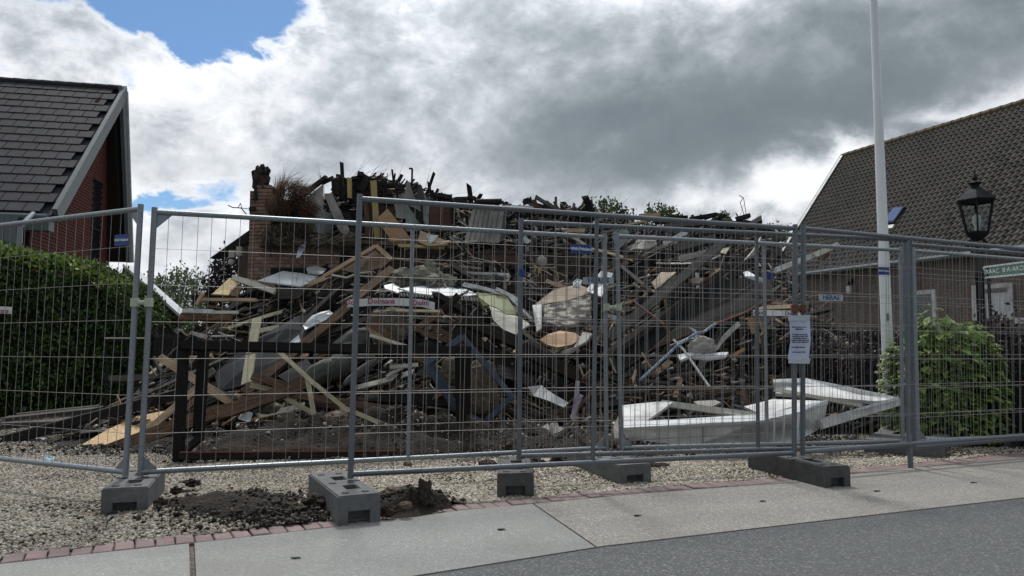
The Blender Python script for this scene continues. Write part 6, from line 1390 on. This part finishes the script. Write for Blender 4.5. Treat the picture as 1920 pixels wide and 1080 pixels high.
# ------------------------------------------------------------------ random burnt timbers
def field(X):
    if X < -1.3: return random.gauss(24, 17)
    if X < 1.2: return random.gauss(-22, 32)
    return random.gauss(30, 20)
def hn(X, Y):
    e = .12; return Vector((-(heap(X+e, Y)-heap(X-e, Y))/(2*e), -(heap(X, Y+e)-heap(X, Y-e))/(2*e), 1)).normalized()
pm_ = []
for mn in ('charred_wood', 'charred_wood', 'dark_wood', 'black_board', 'grey_wood', 'brown_wood', 'charred_wood', 'dark_wood'):
    for v in range(3): pm_.append((mn, plank_mesh('timber', 1.0, random.uniform(.05, .16), random.uniform(.03, .09), mn, 8, 1.2, .03)))
wts = {'charred_wood': 5, 'dark_wood': 4, 'black_board': 3, 'grey_wood': 1.6, 'brown_wood': 1.1}
W_ = [wts[m] for m, _ in pm_]
cnt = 0
while cnt < 285:
    X = random.uniform(-5.2, 5.0); Y = random.uniform(8.75, 14.3)
    z = heap(X, Y)
    if z < .15: continue
    if X < .8 and Y > 12.4: continue
    a = math.radians(field(X)); n = hn(X, Y); L = random.uniform(.45, 1.7)*(1 if random.random() < .8 else 1.5)
    dx = Vector((math.cos(a), random.gauss(.25, .3)*abs(math.sin(a)), math.sin(a))); dx = (dx-n*dx.dot(n)*.8).normalized()
    c = Vector((X, Y, z))+n*random.uniform(.02, .16); m, _ = frame(c-dx*.5, c+dx*.5, n*.7+Vector((random.gauss(0, .4), -.4, random.gauss(0, .4))))
    mn, me = random.choices(pm_, W_)[0]; sc = random.uniform(.6, 1.3)
    o = put(me, 'burnt_timber', None, m @ Matrix.Diagonal((L, sc, sc, 1))); cnt += 1
    where = 'on the left slope of the heap' if X < -1.5 else 'in the middle of the heap' if X < 1.2 else 'on the lower right slope of the heap' if z < 1.7 else 'on the upper right slope of the heap'
    if mn in ('charred_wood', 'black_board', 'dark_wood'): tag(o, 'blackened burnt timber lying '+where, 'timber', 'blackened timbers '+where)
    else: tag(o, 'less burnt grey brown timber lying '+where, 'timber', 'grey brown timbers '+where)
# small rubble, far too much to count
def rubble(name, label, n, zone, dims, cols, w, tmpl=(BOX_V, BOX_F), up=.06, tang=True):
    P, R, Sc = [], [], []
    while len(P) < n:
        X, Y = zone(); z = heap(X, Y)
        if z < .06: continue
        nn = hn(X, Y); a = math.radians(field(X)+random.gauss(0, 28)); dx = Vector((math.cos(a), random.gauss(0, .35), math.sin(a)))
        if tang: dx = dx-nn*dx.dot(nn)*random.uniform(.5, 1)
        dx.normalize(); q = (nn+Vector((random.gauss(0, .6), random.gauss(0, .6), random.gauss(0, .6)))).normalized(); y = q.cross(dx).normalized(); q = dx.cross(y)
        P.append(Vector((X, Y, z))+nn*random.uniform(-.02, up)); R.append(np.array(Matrix((dx, y, q)).transposed())); Sc.append(dims())
    o = put(scatter(name, *tmpl, np.array(P), np.array(R), np.array(Sc), pal(n, cols, w, .3), 'debris'), name); tag(o, label, 'rubble', kind='stuff')
dk = [(.010, .010, .010), (.022, .020, .019), (.045, .038, .033), (.075, .055, .042), (.12, .11, .10), (.28, .26, .23), (.5, .49, .46)]
allz = lambda: (random.uniform(-5.6, 5.4), random.uniform(8.8, 14.6))
rubble('splinters', 'countless burnt slats and splinters covering the heap', 7000, allz, lambda: (random.uniform(.12, .7), random.uniform(.012, .05), random.uniform(.006, .025)), dk, [.34, .28, .17, .1, .06, .035, .015])
rubble('fragments', 'countless small fragments of plaster, slate and char on the heap', 9000, allz, lambda: (random.uniform(.03, .16), random.uniform(.03, .12), random.uniform(.008, .04)), dk, [.34, .3, .16, .08, .07, .04, .01])
rubble('wire_tangle', 'tangle of thin wires and twigs over the heap', 1800, allz, lambda: (random.uniform(.3, .9), .009, .009), dk, [.3, .2, .2, .1, .12, .06, .02], (TWIG_V, TWIG_F), up=.2, tang=False)
# paler pieces thrown over the heap
pp = [(m, plank_mesh('plank', 1.0, random.uniform(.05, .11), random.uniform(.015, .03), m, 7, 1.0, .02)) for m in ('pale_pine', 'brown_wood', 'cream_wood', 'pale_pine', 'cream_board', 'white_paint', 'orange_ply', 'brown_wood') for _ in (0, 1)]
c_ = 0
while c_ < 110:
    X = random.uniform(-4.9, 4.6); Y = random.uniform(8.8, 14.0); z = heap(X, Y)
    if z < .15 or (X > 1.5 and random.random() < .4): continue
    a = math.radians(field(X)+random.gauss(0, 18)); n = hn(X, Y); L = random.uniform(.25, .95); dx = Vector((math.cos(a), random.gauss(.2, .3)*abs(math.sin(a)), math.sin(a))); dx = (dx-n*dx.dot(n)*.7).normalized()
    c = Vector((X, Y, z))+n*random.uniform(.08, .24); m, _ = frame(c-dx*.5, c+dx*.5, n*.6+Vector((random.gauss(0, .4), -.5, random.gauss(0, .4))))
    mn, me = random.choice(pp); sc = random.uniform(.5, 1.2); o = put(me, 'loose_plank', None, m @ Matrix.Diagonal((L, sc, sc, 1))); c_ += 1
    wh = 'on the left slope of the heap' if X < -1.5 else 'in the middle of the heap' if X < 1.2 else 'on the right slope of the heap'
    if mn in ('cream_board', 'white_paint'): tag(o, 'small off-white strip lying loose '+wh, 'strip', 'off-white strips '+wh)
    else: tag(o, 'small unburnt wooden plank lying loose '+wh, 'plank', 'unburnt small planks '+wh)
lt = [(.42, .30, .19), (.30, .19, .12), (.55, .52, .46), (.62, .63, .63), (.16, .10, .07), (.38, .35, .31), (.20, .17, .15)]
rubble('pale_splinters', 'countless paler splinters, laths and plaster bits strewn over the heap', 3200, allz, lambda: (random.uniform(.08, .5), random.uniform(.012, .045), random.uniform(.005, .02)), lt, [.2, .2, .12, .06, .18, .12, .12], up=.14)
rubble('plaster_bits', 'countless small pale crumbs of plaster and stone on the heap', 3500, allz, lambda: (random.uniform(.02, .09), random.uniform(.02, .07), random.uniform(.01, .03)), lt, [.1, .14, .16, .06, .22, .16, .16], up=.10)
# charred pieces packed along the top of the ruin
for k in range(80):
    X = random.uniform(-3.5, 1.9); Y = random.uniform(13.25, 14.2); z = heap(X, Y); L = random.uniform(.3, 1.3)
    a = math.radians(random.choice((random.gauss(0, 14), random.gauss(-8, 20), random.gauss(60, 25), random.gauss(120, 25)))); dx = Vector((math.cos(a), random.gauss(0, .3), math.sin(a)))
    c = Vector((X, Y, z+random.uniform(-.08, .14)+abs(math.sin(a))*L*.12)); m, _ = frame(c-dx*.5, c+dx*.5, (random.gauss(0, .5), -1, random.gauss(0, .5)))
    mn, me = random.choices(pm_, W_)[0]; sc = random.uniform(.35, 1.0); o = put(me, 'attic_timber', None, m @ Matrix.Diagonal((L, sc, sc, 1)))
    tag(o, 'charred piece of roof timber packed along the top of the ruin', 'timber', 'charred roof timbers along the top of the ruin')
rubble('roof_litter', 'charred litter along the crest of the ruin', 2600, lambda: (random.uniform(-3.6, 4.6), random.uniform(13.3, 14.6)), lambda: (random.uniform(.05, .45), random.uniform(.02, .08), random.uniform(.01, .03)), dk, [.34, .28, .17, .1, .06, .035, .015], up=.16, tang=False)
# litter on the attic floor between the walls
rubble('attic_litter', 'loose charred litter along the top of the sooty wall', 1800, lambda: (random.uniform(-3.2, 1.3), random.uniform(12.85, 13.4)), lambda: (random.uniform(.04, .25), random.uniform(.02, .08), random.uniform(.01, .05)), dk+[(.35, .34, .32)], [.25, .22, .16, .12, .12, .06, .02, .05], up=.12)
